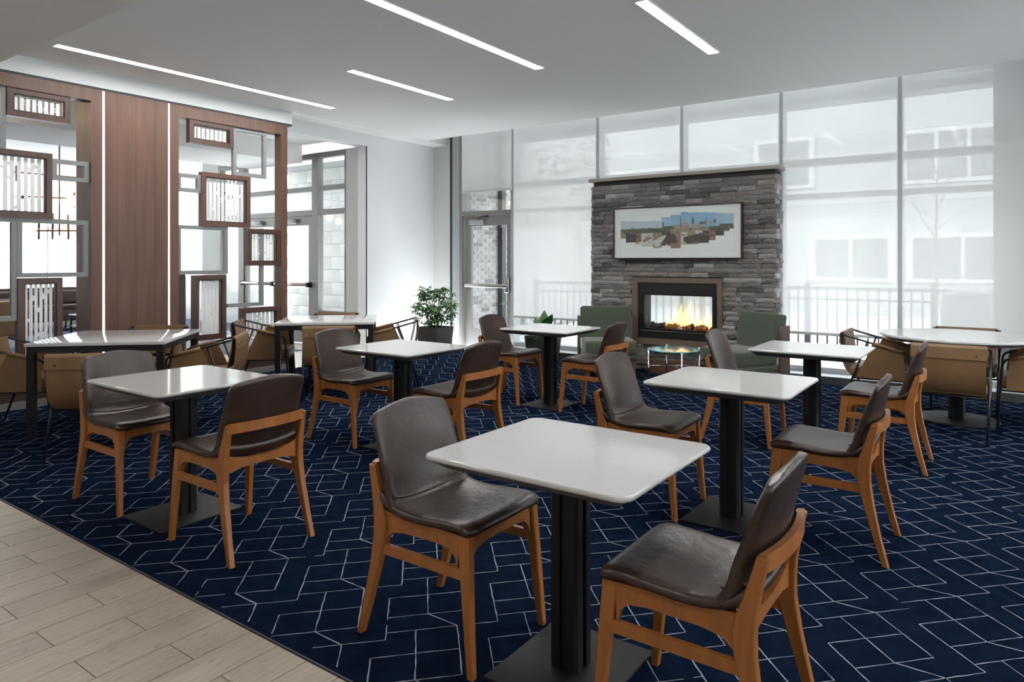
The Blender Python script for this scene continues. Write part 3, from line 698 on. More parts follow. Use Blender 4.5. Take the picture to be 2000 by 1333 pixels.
# opposite building
bY = 21.0
bl = empty('opposite_building', (0, 0, 0), 0, 'pale panelled building across the terrace, two rows of windows', 'building')
box('wall', 'facade', -26, 22, bY, bY+6, -.3, 9.5, bl)
for zz in (2.1, 3.0, 4.9, 5.9, 7.2): box('panel_joint', 'facade_joint', -26, 22, bY-.012, bY, zz, zz+.03, bl)
for i in range(20): box('panel_joint', 'facade_joint', -25+i*2.35, -24.98+i*2.35, bY-.012, bY, -.3, 9.5, bl)
def bwin(px0, px1, z0, z1, n):
    x0, x1 = wx(px0, bY), wx(px1, bY)
    f = box('window', 'facade_frame', x0-.12, x1+.12, bY-.05, bY-.012, z0-.12, z1+.12, bl)
    for k in range(n):
        a = x0+(x1-x0)*k/n; b = x0+(x1-x0)*(k+1)/n; box('glass', 'facade_glass', a+.05, b-.05, bY-.065, bY-.05, z0, z1, f)
bwin(1768, 1960, 3.55, 4.75, 3); bwin(1480, 1583, 3.6, 4.85, 2); bwin(1590, 1738, .95, 2.0, 2); bwin(1100, 1330, 3.3, 4.3, 3); bwin(1780, 1990, .95, 2.0, 2); bwin(1560, 1730, 6.4, 7.6, 2); bwin(1030, 1140, .95, 2.0, 2)
# brick wing beside the exit door
BX = -7.50
bw_ = struct(box('wall_brick', 'mortar_light', BX-.4, BX, 8.95, 14.5, -.1, 4.6), 'grey and white brick wall outside the exit door')
bm_ = {}
rb = random.Random(4); zc = .0; row = 0; n_b = 0; rest = MB()
while zc < 4.5:
    y = 8.96+(0 if row % 2 else -.105)
    while y < 14.4:
        k = rb.choices((0, 1, 2), (6, 3, 6))[0]; a = max(y, 8.955); b = y+.205
        if zc < 2.62 and b < 10.75 and n_b < 290:
            if (k, round(b-a, 3)) not in bm_:
                o = MB().box(0, .006, 0, b-a, 0, .062).build('brick', 'brick_'+'abc'[k]); bm_[(k, round(b-a, 3))] = o.data; bpy.data.objects.remove(o)
            link('brick', bm_[(k, round(b-a, 3))], None, bw_, (BX, a, zc)); n_b += 1
        else:
            rest.box(BX, BX+.006, a, b, zc, zc+.062, k)
        y += .215
    zc += .072; row += 1
tag(rest.build('brick_field', ['brick_a', 'brick_b', 'brick_c'], bw_), kind='stuff')
ds = empty('downspout', (0, 0, 0), 0, 'dark square downspout on the brick wall outside the exit door', 'downspout')
yd = wy(981, BX+.06)
box('pipe', 'ext_dark', BX+.006, BX+.10, yd-.06, yd+.06, -.1, 4.5, ds)
for zz in (.6, 2.0, 3.4): box('strap', 'rail', BX+.006, BX+.106, yd-.08, yd+.08, zz, zz+.05, ds)
struct(box('wall_pier', 'facade', wx(1940, 8.98), wx(1940, 8.98)+1.5, 8.98, 9.4, -.1, 4.6), 'pale exterior pier right outside the glass beyond the round table')
# bare young tree and a litter bin on the terrace
tr_ = empty('bare_tree', (wx(1828, 15), 15, -.12), 0, 'small leafless tree standing beyond the terrace railing', 'tree')
MB().tube([(0, 0, 0), (.02, 0, 1.0), (0, 0, 2.0), (.03, .02, 3.4)], [.035, .03, .022, .008], 8).build('trunk', 'bark', tr_)
rt_ = random.Random(8)
for k in range(16):
    z0 = .9+k*.15; a = k*2.4; L = 1.0*(1-.03*k); p1 = (math.cos(a)*L*.5, math.sin(a)*L*.5, z0+.4*L); p2 = (math.cos(a)*L, math.sin(a)*L, z0+.95*L)
    MB().tube([(0, 0, z0), p1, p2], [.011, .007, .003], 5).build('branch', 'bark', tr_)
bn = empty('litter_bin', (wx(1892, 10.6), 10.6, -.025), 0, 'grey domed litter bin standing on the terrace', 'litter bin')
sec = [[(r*math.cos(2*math.pi*k/20), r*math.sin(2*math.pi*k/20), zz) for k in range(20)] for r, zz in ((.30, 0), (.31, .6), (.31, .95), (.29, 1.0), (.2, 1.06), (.05, 1.08))]
MB().loft(sec, 0, True).build('body', 'grey_metal', bn)
MB().box(-.2, .2, -.325, -.29, .70, .88).build('opening', 'facade_frame', bn)

# ------------------------------------------------------------------ lounge beyond the screens
lw = empty('window_21', kind='structure'); tag(lw, 'bright shaded window wall at the far end of the lounge')
LX = -16.4
struct(box('wall_far', 'paint_wall', LX-.1, LX, -4.2, 9.1, 0, .62), 'low wall under the lounge windows')
struct(box('wall_far_2', 'paint_wall', LX-.1, LX, -4.2, 1.75, .62, CEIL), 'plain white wall beside the lounge windows')
for k in range(4, 9):
    y = -4.0+k*1.45; MB().box(LX-.1, LX, y-.03, y+.03, .62, CEIL).build('mullion', 'alu_light', lw)
    if k < 8:
        MB().box(LX-.06, LX-.053, y+.03, y+1.42, .62, CEIL).build('pane', 'pane', lw); MB().box(LX-.09, LX-.01, y+.03, y+1.42, 2.05, 2.12).build('transom', 'alu_light', lw)
for k in range(4, 8):
    y = -4.0+k*1.45
    e = empty('far_roller_shade', (LX+.06, y+.725, .80), 0, 'white roller shade on far lounge windows, %s' % ('seen past the sofa', 'above the sofa', 'beside the chandelier', 'nearest the entrance')[k-4], 'roller shade', 'shades on the far lounge windows')
    MB().add([(0, -.70, 0), (0, .70, 0), (0, .70, 2.5), (0, -.70, 2.5)], [(0, 1, 2, 3)]).build('fabric', 'scrim_far', e); MB().box(-.01, .01, -.70, .70, -.02, 0).build('hem_bar', 'hem', e)
def lounge_chair(loc, rz, label, body, cush, h=.78, w_=.72, name='lounge_chair', cat='armchair'):
    e = empty(name, loc, rz, label, cat)
    MB().bevbox(-.34, .36, -w_/2, w_/2, .20, .42, .03).build('seat', body, e); MB().bevbox(-.38, -.24, -w_/2, w_/2, .20, h, .04).build('backrest', body, e)
    for s in (-1, 1): MB().bevbox(-.34, .34, s*w_/2-.05, s*w_/2+.05, .20, .60, .03).build('armrest', body, e)
    MB().bevbox(-.22, .32, -w_/2+.06, w_/2-.06, .42, .52, .035).build('cushion', cush, e)
    if h < .9: MB().bevbox(-.24, -.10, -w_/2+.08, w_/2-.08, .52, .80, .05).build('back_cushion', cush, e)
    for a in (-.3, .3):
        for b in (-.28, .28): MB().tube([(a, b, .20), (a*1.05, b*1.05, 0)], .015, 6).build('leg', 'black_tube', e)
    return e
lounge_chair((-12.9, 4.05, 0), math.radians(200), 'tan leather armchair with brown cushions in the lounge, by the first screen', 'tan', 'cushion_brown')
lounge_chair((-15.6, 6.6, 0), 0, 'long low brown sofa under the far lounge windows', 'cushion_brown', 'cushion_brown', .86, 3.4, 'sofa', 'sofa')
lounge_chair((-11.4, 5.15, 0), math.radians(60), 'tall dark grey high-back chair in lounge, seen beside wood pillar', 'paint_grey', 'cushion_brown', 1.15, .6)
hb_ = empty('high_back_chair', (-9.95, 5.06, 0), math.radians(215), 'dark brown high-back chair behind the screen nearer the entrance', 'armchair')
MB().bevbox(-.30, .30, -.30, .30, .26, .44, .04).build('seat', 'cushion_brown', hb_); MB().bevbox(-.36, -.24, -.31, .31, .26, 1.22, .05).build('backrest', 'cushion_brown', hb_)
MB().bevbox(-.34, .30, -.32, .32, .20, .26, .01).build('base_frame', 'teak', hb_)
for a in (-.28, .26):
    for b in (-.27, .27): MB().tube([(a, b, .21), (a, b, 0)], .02, 6).build('leg', 'teak', hb_)
lt = empty('side_table', (-13.6, 6.0, 0), 0, 'small low table with pale shelf in the lounge', 'table')
MB().bevbox(-.4, .4, -.4, .4, .40, .43, .005).build('top', 'quartz', lt); MB().bevbox(-.38, .38, -.38, .38, .20, .22, .005).build('shelf', 'tan', lt)
for a in (-.37, .37):
    for b in (-.37, .37): MB().box(a-.015, a+.015, b-.015, b+.015, 0, .40).build('leg', 'black_metal', lt)
ch = empty('chandelier', (-12.2, 4.75, 2.0), 0, 'bronze rod chandelier hanging in the lounge beyond the screens', 'chandelier')
for zz, a, L in ((.75, 0, 1.3), (.40, .3, 1.0), (.05, -.5, .9), (-.12, .9, .7)):
    MB().tube([(-L/2*math.sin(a), -L/2*math.cos(a), zz), (L/2*math.sin(a), L/2*math.cos(a), zz)], .014, 6).build('arm', 'brass', ch)
    for t in (-.45, -.15, .2, .48):
        MB().tube([(L*t*math.sin(a), L*t*math.cos(a), zz+.10), (L*t*math.sin(a), L*t*math.cos(a), zz-.14)], .016, 6).build('lamp_rod', 'brass', ch)
MB().tube([(0, 0, -.2), (0, 0, CEIL-2.0)], .012, 6).build('stem', 'brass', ch)
bm = bmesh.new(); bmesh.ops.create_uvsphere(bm, u_segments=12, v_segments=8, radius=.09); me = bpy.data.meshes.new('globe'); bm.to_mesh(me); bm.free(); link('globe', me, 'bulb', ch, (.1, .15, .36)); link('globe', me, None, ch, (.0, -.2, .30))

# ------------------------------------------------------------------ square pedestal tables
def make_table(loc, label):
    e = empty('pedestal_table', loc, 0, label, 'table', 'square pedestal tables')
    a, b = .3825, .3475
    def ring(ins, z): return [(x, y, z) for x, y in rrect(-a+ins, a-ins, -b+ins, b-ins, .045-ins*.5, 5)]
    MB().loft([ring(.010, .731), ring(.002, .735), ring(0, .740), ring(.0015, .7465), ring(.006, .75)], 0, True).build('table_top', 'quartz', e)
    MB().loft([ring(.06, .700), ring(.012, .731)], 0, False).build('underside', 'table_under', e)
    # extruded square column with a groove in each face
    h = .054; g = .012; p = []
    q = [(-h+.012, -h), (-g, -h), (-g, -h+.010), (g, -h+.010), (g, -h), (h-.012, -h), (h, -h+.012)]
    for k in range(4):
        c, s = [(1, 0), (0, 1), (-1, 0), (0, -1)][k]; p += [(x*c-y*s, x*s+y*c) for x, y in q]
    MB().prism(p, .012, .700, 'z').build('column', 'black_metal', e)
    MB().bevbox(-.20, .20, -.233, .233, 0, .013, .004).build('base_plate', 'black_plate', e)
    MB().bevbox(-.16, .16, -.16, .16, .690, .7005, .003).build('mount_plate', 'black_metal', e)
    return e
ROW = {'T1': (-1.215, 2.055, 'white square pedestal table by the tile floor, in row farther from screens'), 'T2': (-1.212, 3.775, 'white square pedestal table, middle of the row farther from screens'),
       'T3': (-1.165, 5.50, 'white square pedestal table standing beside the round table'), 'T4': (-3.705, 2.06, 'white square pedestal table by the tile floor, in row nearer the screens'),
       'T5': (-3.715, 3.785, 'white square pedestal table, middle of the row nearer the screens'), 'T6': (-3.595, 5.69, 'white square pedestal table standing before the broad-leaf planter')}
tp = None
for k, (x, y, l) in ROW.items():
    if tp is None: tp = make_table((x, y, 0), l)
    else: dup(tp, (x, y, 0), 0, l)

# ------------------------------------------------------------------ brown leather side chairs
def shell(rows, half, curve, name, m, parent, th=.034, M=14, roundA=None, roundB=None):
    # rows: list of (x,z); half(t): half width; curve(t): (dx,dz) at the side edge
    N = len(rows); G = []
    for i, (x, z) in enumerate(rows):
        t = i/(N-1); w_ = half(t); cdx, cdz = curve(t); L = []
        for j in range(M+1):
            u = -1+2*j/M; L.append(Vector((x+cdx*u*u, w_*u, z+cdz*abs(u)**2.4)))
        G.append(L)
    def nrm(i, j):
        a = rows[min(i+1, N-1)]; b = rows[max(i-1, 0)]; T = Vector((a[0]-b[0], 0, a[1]-b[1])).normalized()
        u = -1+2*j/M; cdx, cdz = curve(i/(N-1)); w_ = .205
        S = Vector((2*cdx*u/w_, 1, cdz*2.4*abs(u)**1.4*(1 if u > 0 else -1)/w_)); return T.cross(S).normalized()
    top = []; bot = []
    sgn = 1 if nrm(N//2, M//2).dot(Vector((1, 0, 1))) > 0 else -1
    for i in range(N):
        for j in range(M+1):
            n = nrm(i, j)*sgn; ed = min(i, N-1-i, j, M-j); e = .80 if ed == 0 else .95 if ed == 1 else 1.0
            q = (th(i/(N-1)) if callable(th) else th); p = G[i][j]-n*q*(1-e)*.5; top.append(p); bot.append(p-n*q*e)
    vs = [tuple(v) for v in top]+[tuple(v) for v in bot]; K = len(top); fs = []
    for i in range(N-1):
        for j in range(M):
            a = i*(M+1)+j; b = a+1; c = a+M+2; d_ = a+M+1
            fs.append((a, b, c, d_)); fs.append((K+a, K+d_, K+c, K+b))
    bd = [j for j in range(M+1)]+[i*(M+1)+M for i in range(1, N)]+[(N-1)*(M+1)+j for j in range(M-1, -1, -1)]+[i*(M+1) for i in range(N-2, 0, -1)]
    cen = sum(top, Vector())/K; ring = []
    for idx in bd:
        i, j = divmod(idx, M+1); inner = G[min(max(i, 1), N-2)][min(max(j, 1), M-1)]; o_ = (G[i][j]-inner).normalized()
        mid = (top[idx]+bot[idx])/2+o_*.010; ring.append(len(vs)); vs.append(tuple(mid))
    n = len(bd)
    for k in range(n):
        a, b = bd[k], bd[(k+1) % n]; p, q = ring[k], ring[(k+1) % n]
        fs.append((a, p, q, b)); fs.append((p, K+a, K+b, q))
    ob = MB().add(vs, fs, 0, True).build(name, m, parent)
    sd = ob.modifiers.new('smooth', 'SUBSURF'); sd.levels = 1; sd.render_levels = 1
    return ob
def cr(pts, n):     # Catmull-Rom
    out = []; P_ = [pts[0]]+list(pts)+[pts[-1]]
    for i in range(1, len(P_)-2):
        for k in range(n):
            t = k/n; a, b, c, d_ = P_[i-1:i+3]
            out.append(tuple(.5*((2*b[q])+(-a[q]+c[q])*t+(2*a[q]-5*b[q]+4*c[q]-d_[q])*t*t+(-a[q]+3*b[q]-3*c[q]+d_[q])*t**3) for q in range(len(b))))
    out.append(tuple(pts[-1])); return out
def make_side_chair():
    e = empty('side_chair', (0, 0, 0), 0, '', 'chair', 'brown leather chairs at the square tables')
    seatp = cr([(.262, .474), (.250, .492), (.205, .503), (.10, .492), (-.01, .481), (-.09, .484), (-.138, .499), (-.170, .526)], 3)
    def hs(t): return (.222-.03*max(0, (.16-t)/.16)**2-.012*t) if t < .85 else .222-.012*t
    shell(seatp, hs, lambda t: (0, -.004+.030*min(1, t*1.3)), 'seat', 'leather', e, .042)
    backp = cr([(-.108, .482), (-.130, .503), (-.149, .530), (-.168, .590), (-.190, .66), (-.210, .74), (-.226, .805), (-.234, .846)], 4)
    def hb2(t):
        c = max(0, (t-.84)/.16); return .210-.010*t-.050*(1-math.sqrt(max(0, 1-c*c*.97)))
    bk = shell(backp, hb2, lambda t: (.016+.020*math.sin(math.pi*min(1, t*1.1)), .026*(1-t)-.016*t*t), 'backrest', 'leather', e, lambda t: .050-.022*t)
    MB().tube([(-.128+.016*u*u, .206*u, .5035+.026*abs(u)**2.4) for u in [(-1+i/8) for i in range(17)]], .0042, 6).build('seam', 'leather_back', bk)
    for s in (-1, 1):
        MB().bar([(.262, s*.216, 0, .026, .026), (.250, s*.212, .12, .032, .028), (.234, s*.205, .30, .040, .032), (.222, s*.198, .41, .048, .036), (.219, s*.194, .464, .050, .038)]).build('leg', 'teak', e)
        MB().bar([(-.266, s*.224, 0, .027, .027), (-.232, s*.219, .12, .034, .029), (-.195, s*.213, .27, .045, .032), (-.176, s*.209, .37, .056, .033), (-.172, s*.208, .43, .062, .033), (-.182, s*.208, .49, .050, .031), (-.203, s*.207, .57, .036, .028), (-.219, s*.205, .635, .031, .027)]).build('leg', 'teak', e)
        top = [(.20, .464), (-.16, .476)]; bt = [(-.155, .335), (-.145, .375), (-.115, .402), (-.06, .412), (.10, .416), (.16, .408), (.185, .385), (.195, .345)]
        MB().prism(top+bt, s*.190, s*.212, 'y').build('side_apron', 'teak', e)
        MB().bar([(0, 0, 0, .02, .032), (0, 0, 1, .02, .032)]).build('stretcher', 'teak', e)
        st = e.children[-1] if False else None
    for st in [c for c in e.children if c.name.startswith('stretcher')]:
        s = -1 if not st.name.count('.') else 1
        st.data.clear_geometry(); bm = bmesh.new(); bmesh.ops.create_cube(bm, size=1)
        for v in bm.verts: v.co = Vector((.018+v.co.x*.408, s*.210+v.co.y*.018, .335+v.co.z*.036))
        bm.to_mesh(st.data); bm.free()
    tp_ = [(-.18, .462), (.18, .462)]; bt = [(.178, .350), (.168, .385), (.145, .410), (.10, .418), (0, .420), (-.10, .418), (-.145, .410), (-.168, .385), (-.178, .350)]
    MB().prism(tp_+bt, .206, .232, 'x').build('front_apron', 'teak', e)
    MB().prism([(-.195, .490), (-.15, .472), (-.08, .458), (0, .454), (.08, .458), (.15, .472), (.195, .490), (.195, .400), (.12, .416), (0, .420), (-.12, .416), (-.195, .400)], -.186, -.160, 'x').build('rear_apron', 'teak', e)
    secs = []
    for i in range(13):
        u = -1+i/6; y = .205*u; x = -.218-.024*(1-u*u); secs.append([(x+.011, y, .600), (x+.011, y, .642), (x-.011, y, .645), (x-.011, y, .597)])
    MB().loft(secs, 0, False).build('back_rail', 'teak', e)
    return e
sc0 = make_side_chair()
where = {'T1': 'table by tile floor, row farther from screens', 'T2': 'middle table of the row farther from screens', 'T3': 'square table beside the round table',
         'T4': 'table by tile floor, row nearer screens', 'T5': 'middle table of the row nearer screens', 'T6': 'square table before the broad-leaf planter'}
spots = [('T1', -1.712, 2.02, 0), ('T1', -.722, 2.025, 1), ('T2', -1.70, 3.745, 0), ('T2', -.705, 3.785, 1), ('T3', -1.678, 5.515, 0), ('T3', -.680, 5.455, 1),
         ('T4', -4.197, 2.045, 0), ('T4', -3.137, 2.045, 1), ('T5', -4.205, 3.73, 0), ('T5', -3.15, 3.775, 1), ('T6', -4.088, 5.69, 0), ('T6', -3.09, 5.69, 1)]
for n, (t_, x, y, f) in enumerate(spots):
    lab = ('brown leather chair, back to the screens, at ' if f == 0 else 'brown leather chair facing the screens, at ')+where[t_]
    if n == 0: sc0.location = (x, y, 0); sc0['label'] = lab
    else: dup(sc0, (x, y, 0), math.pi*f, lab)

# ------------------------------------------------------------------ tan sling armchairs
def make_sling():
    e = empty('sling_armchair', (0, 0, 0), 0, '', 'armchair', 'tan leather sling armchairs')
    HW = .272; BT = (-.292, .728)
    for s in (-1, 1):
        arm0, arm1 = (.225, .590), BT
        MB().tube([(.275, s*.25, 0), (.262, s*.258, .25), (.247, s*.266, .48), (.240, s*HW, .555), (.222, s*HW, .585), (.19, s*HW, .598), (-.08, s*HW, .668), (-.26, s*HW, .7165), BT[:1]+(s*HW,)+BT[1:]], .0095, 8).build('arm_frame', 'black_tube', e)
        MB().tube([(-.085, s*.270, .668), (-.20, s*.262, .36), (-.325, s*.25, 0)], .0095, 8).build('rear_leg', 'black_tube', e)
        xs = [.195, .12, .03, -.035]
        MB().tube([(x, s*HW, .598+(.19-x)*.2585) for x in xs], .017, 10).build('arm_sleeve', 'tan', e)
        top = [(.190, .598), (-.035, .655)]; poly = top+[(-.115, .48), (-.175, .345), (.215, .340), (.215, .46)]
        MB().prism(poly, s*(HW-.006), s*(HW+.002), 'y').build('side_panel', 'tan', e)
    MB().tube([(BT[0], -HW, BT[1]), (BT[0], HW, BT[1])], .0095, 8).build('back_tube', 'black_tube', e)
    prof = cr([(-.312, .718), (-.310, .60), (-.298, .50), (-.27, .42), (-.225, .365), (-.15, .338)], 4); W = .245
    sec = []
    prof2 = [(-.292, .745), (-.306, .740)]+prof
    vs = []; fs = []; n = len(prof2)
    for k, (x, z) in enumerate(prof2):
        a = prof2[min(k+1, n-1)]; b = prof2[max(k-1, 0)]; dx, dz = a[0]-b[0], a[1]-b[1]; L = math.hypot(dx, dz); nx, nz = -dz/L*.004, dx/L*.004
        sec.append([(x+nx, -W, z+nz), (x+nx, W, z+nz), (x-nx, W, z-nz), (x-nx, -W, z-nz)])
    MB().loft(sec, 0, False).build('back_sling', 'tan', e)
    # inner face of the folded back leather and its flap outside
    MB().prism([(-.292, .745), (-.284, .742), (-.262, .60), (-.232, .47), (-.238, .47), (-.270, .60)], -W+.01, W-.01, 'y').build('back_lining', 'tan', e)
    fl_ = MB().prism([(-.292, .748), (-.308, .744), (-.318, .728), (-.324, .640), (-.318, .640), (-.311, .725), (-.305, .737), (-.292, .741)], -W-.008, W+.008, 'y').build('back_flap', 'tan', e)
    for s in (-1, 1):
        MB().tube([(-.3215, s*.185, .672), (-.3265, s*.185, .672)], .008, 10).build('snap', 'joint_dark', fl_)
    MB().bevbox(-.235, .275, -.252, .252, .345, .445, .035, 0, 3).build('seat_cushion', 'tan_seat', e)
    f_ = MB()
    for s in (-1, 1): f_.tube([(.262, s*.255, .335), (-.21, s*.255, .335)], .008, 6)
    f_.build('seat_rail', 'black_tube', e)
    MB().tube([(.255, -.262, .335), (.255, .262, .335)], .008, 6).build('cross_rail', 'black_tube', e); MB().tube([(-.205, -.262, .335), (-.205, .262, .335)], .008, 6).build('cross_rail', 'black_tube', e)
    return e
sl0 = make_sling()
q4 = math.pi/4
LT, MT, RT = (-6.25, 2.91), (-6.17, 5.12), (-.335, 7.225)
slots = [((-5.47, 2.42), 3*q4, 'tan sling armchair at large table by the wood pillar, back to the brown chairs'), ((-6.69, 2.38), q4, 'tan sling armchair at large table by the wood pillar, back to tile walkway corner'),
         ((-5.76, 3.40), 5*q4, 'tan sling armchair at large table by the wood pillar, back towards the fireplace'), ((-6.76, 3.42), 7*q4, 'tan sling armchair at large table by the wood pillar, back to that pillar'),
         ((-5.705, 4.765), 3*q4, 'tan sling armchair at large table near bushy plant, back to the brown chairs'), ((-6.66, 4.65), q4, 'tan sling armchair at large table near bushy plant, back to the screen panels'),
         ((-5.70, 5.60), 5*q4, 'tan sling armchair at large table near bushy plant, back to that plant'), ((-6.65, 5.60), 7*q4, 'tan sling armchair at large table near bushy plant, back to the entrance doors'),
         ((-.351, 6.657), 2*q4, 'tan sling armchair at round table, back to the tile floor'), ((-.914, 7.19), 0, 'tan sling armchair at round table, back to the fireplace'),
         ((-.30, 7.80), 6*q4, 'tan sling armchair at round table, back to the windows'), ((.235, 7.22), 4*q4, 'tan sling armchair at round table, facing towards the fireplace')]
for n, (p, rz, l) in enumerate(slots):
    if n == 0: sl0.location = (*p, 0); sl0.rotation_euler = (0, 0, rz); sl0['label'] = l
    else: dup(sl0, (*p, 0), rz, l)

# ------------------------------------------------------------------ large square tables with black legs, round table
def make_big(loc, label):
    e = empty('leg_table', loc, q4, label, 'table', 'large square tables on black legs'); a = .515
    MB().bevbox(-a, a, -a, a, .725, .75, .002).build('table_top', 'quartz', e)
    b = a-.012; MB().box(-b, b, -b, -b+.04, .675, .725).box(-b, b, b-.04, b, .675, .725).box(-b, -b+.04, -b+.04, b-.04, .675, .725).box(b-.04, b, -b+.04, b-.04, .675, .725).build('frame', 'black_metal', e)
    for s in (-1, 1):
        for t in (-1, 1): MB().box(s*b-(.055 if s > 0 else 0), s*b+(.055 if s < 0 else 0), t*b-(.055 if t > 0 else 0), t*b+(.055 if t < 0 else 0), 0, .675).build('leg', 'black_metal', e)
    return e
bt0 = make_big((*LT, 0), 'large white table on four black legs by the wood pillar')
dup(bt0, (*MT, 0), q4, 'large white table on four black legs near the bushy potted plant')
rt0 = empty('round_table', (*RT, 0), 0, 'round white pedestal table by the windows', 'table')
def circ(r, z, n=64): return [(r*math.cos(2*math.pi*k/n), r*math.sin(2*math.pi*k/n), z) for k in range(n)]
MB().loft([circ(.597, .726), circ(.60, .730), circ(.60, .742), circ(.598, .747), circ(.592, .75)], 0, True).build('table_top', 'quartz', rt0)
MB().loft([circ(.54, .700), circ(.588, .726)], 0, False).build('underside', 'table_under', rt0)
h = .062; g = .014; p = []
for k in range(4):
    c, s = [(1, 0), (0, 1), (-1, 0), (0, -1)][k]
    p += [(x*c-y*s, x*s+y*c) for x, y in [(-h+.012, -h), (-g, -h), (-g, -h+.010), (g, -h+.010), (g, -h), (h-.012, -h), (h, -h+.012)]]
MB().prism(p, .016, .700, 'z').build('column', 'black_metal', rt0)
MB().loft([circ(.315, 0), circ(.32, .004), circ(.32, .012), circ(.31, .016)], 0, True).build('base_plate', 'black_plate', rt0)

# ------------------------------------------------------------------ green armchairs and the glass side table
def make_green(loc, rz, label):
    e = empty('green_armchair', loc, rz, label, 'armchair', 'green upholstered armchairs by the fireplace'); W = .31
    MB().bevbox(-.20, .33, -W, W, .275, .44, .035, 0, 3).build('seat_cushion', 'green', e); MB().bevbox(-.22, .315, -W, W, .215, .275, .012).build('seat_base', 'green', e)
    b = MB().bevbox(-.07, .07, -W-.0, W+.0, -.21, .21, .035, 0, 3).build('backrest', 'green', e, (-.245, 0, .615)); b.rotation_euler = (0, math.radians(-8), 0)
    for s in (-1, 1):
        MB().bevbox(-.335, -.205, s*(W+.018)-.017, s*(W+.018)+.017, 0, .70, .003).build('side_post', 'post_wood', e)
        MB().bar([(.285, s*(W-.035), 0, .035, .035), (.285, s*(W-.035), .165, .045, .045)]).build('leg', 'walnut', e)
    MB().box(.27, .30, -W+.05, W-.05, .165, .215).box(-.30, -.27, -W, W, .165, .215).box(-.27, .27, -W+.012, -W+.05, .165, .215).box(-.27, .27, W-.05, W-.012, .165, .215).build('seat_frame', 'walnut', e)
    return e
gl = make_green((-4.0, 7.66, 0), math.radians(305.5), 'green upholstered armchair by the fireplace, nearer the exit door')
dup(gl, (-2.345, 7.70, 0), math.radians(238), 'green upholstered armchair by the fireplace, nearer the round table')
ct = empty('side_table', (-2.95, 7.21, 0), 0, 'small round teal glass table with chrome legs between the green armchairs', 'table')
MB().loft([circ(.275, .420, 40), circ(.278, .424, 40), circ(.278, .430, 40), circ(.275, .434, 40)], 0, True).build('glass_top', 'teal_glass', ct)
MB().loft([circ(.27, .418, 40), circ(.27, .4185, 40)], 0, False).build('swirl_layer', 'teal_glass', ct)
mb = MB(); n = 48
ring = [[((r)*math.cos(2*math.pi*k/n), r*math.sin(2*math.pi*k/n), z) for r, z in ((.279, .398), (.285, .398), (.285, .420), (.279, .420))] for k in range(n)]
mb.loft(ring+[ring[0]], 0, False, True, False).build('rim', 'chrome', ct)
for k in range(4):
    a = math.radians(38.9-45+90*k)+math.pi/4*0+math.radians(-90+45); x, y = .283*math.cos(a), .283*math.sin(a)
    l_ = MB().tube([(x, y, 0), (x, y, .435)], .009, 8).build('leg', 'chrome', ct); MB().tube([(x, y, .435), (x, y, .446)], .012, 8).build('cap', 'slat_white', l_)
for k in range(2):
    a = math.radians(38.9-90+90*k); x, y = .283*math.cos(a), .283*math.sin(a); MB().tube([(x, y, .245+.006*k), (-x, -y, .245+.006*k)], .006, 6).build('cross_bar', 'chrome', ct)

# ------------------------------------------------------------------ planters
def pot(name, loc, label, w0, w1, h):
    e = empty(name, loc, 0, label, 'potted plant')
    o = [[(-w/2, -w/2, z), (w/2, -w/2, z), (w/2, w/2, z), (-w/2, w/2, z)] for w, z in ((w0, 0), (w1, h), (w1-.03, h), (w1-.05, h-.04))]
    MB().loft(o, 0, False).build('pot', 'planter', e)
    MB().box(-w1/2+.03, w1/2-.03, -w1/2+.03, w1/2-.03, h-.05, h-.035).build('soil', 'soil', e)
    return e
p1 = pot('potted_schefflera', (-6.98, 7.80, 0), 'bushy potted umbrella plant in a dark square pot by the white wall', .33, .40, .41)
rv = random.Random(12)
leafs = []
for v in range(4):
    mb = MB(); n = 7
    for k in range(n):
        a = 2*math.pi*k/n+rv.uniform(-.2, .2); L = rv.uniform(.055, .085); w_ = L*.19; dr = rv.uniform(.015, .05)
        pts = []
        for t, ww in ((.18, .15), (.45, 1), (.75, .85), (1.0, .05)):
            c = (math.cos(a)*L*t, math.sin(a)*L*t, -dr*t*t+.01*t); pts.append([(c[0]-math.sin(a)*w_*ww, c[1]+math.cos(a)*w_*ww, c[2]), (c[0]+math.sin(a)*w_*ww, c[1]-math.cos(a)*w_*ww, c[2])])
        for q in range(3): mb.add([pts[q][0], pts[q][1], pts[q+1][1], pts[q+1][0]], [(0, 1, 2, 3)], 0, True)
    o = mb.build('leaf_cluster', 'green_foliage'); leafs.append(o.data); bpy.data.objects.remove(o)
for k in range(9):
    a = k*2.4; r = .04+.02*(k % 3); tx, ty = math.cos(a)*(.1+.025*k), math.sin(a)*(.1+.025*k)
    MB().tube([(math.cos(a)*r, math.sin(a)*r, .37), (tx*.5, ty*.5, .6), (tx, ty, .80+.15*rv.random())], [.010, .008, .004], 6).build('stem', 'stem', p1)
for k in range(230):
    a = rv.uniform(0, 2*math.pi); zz = rv.uniform(.46, 1.0); rmax = .36*math.sin(math.pi*min(1, max(.12, (zz-.33)/.78)))**.7; r = rmax*math.sqrt(rv.uniform(.05, 1))
    o = link('leaf_cluster', leafs[k % 4], None, p1, (math.cos(a)*r, math.sin(a)*r, zz)); s = rv.uniform(.75, 1.15); o.scale = (s, s, s)
    o.rotation_euler = (rv.uniform(-.5, .5)+.5*math.sin(a)*r/.3, rv.uniform(-.5, .5)-.5*-math.cos(a)*r/.3, rv.uniform(0, 6))
p2 = pot('potted_broad_leaf', (-5.12, 7.92, 0), 'low broad-leaf plant in a dark square pot under the window shade', .30, .37, .385)
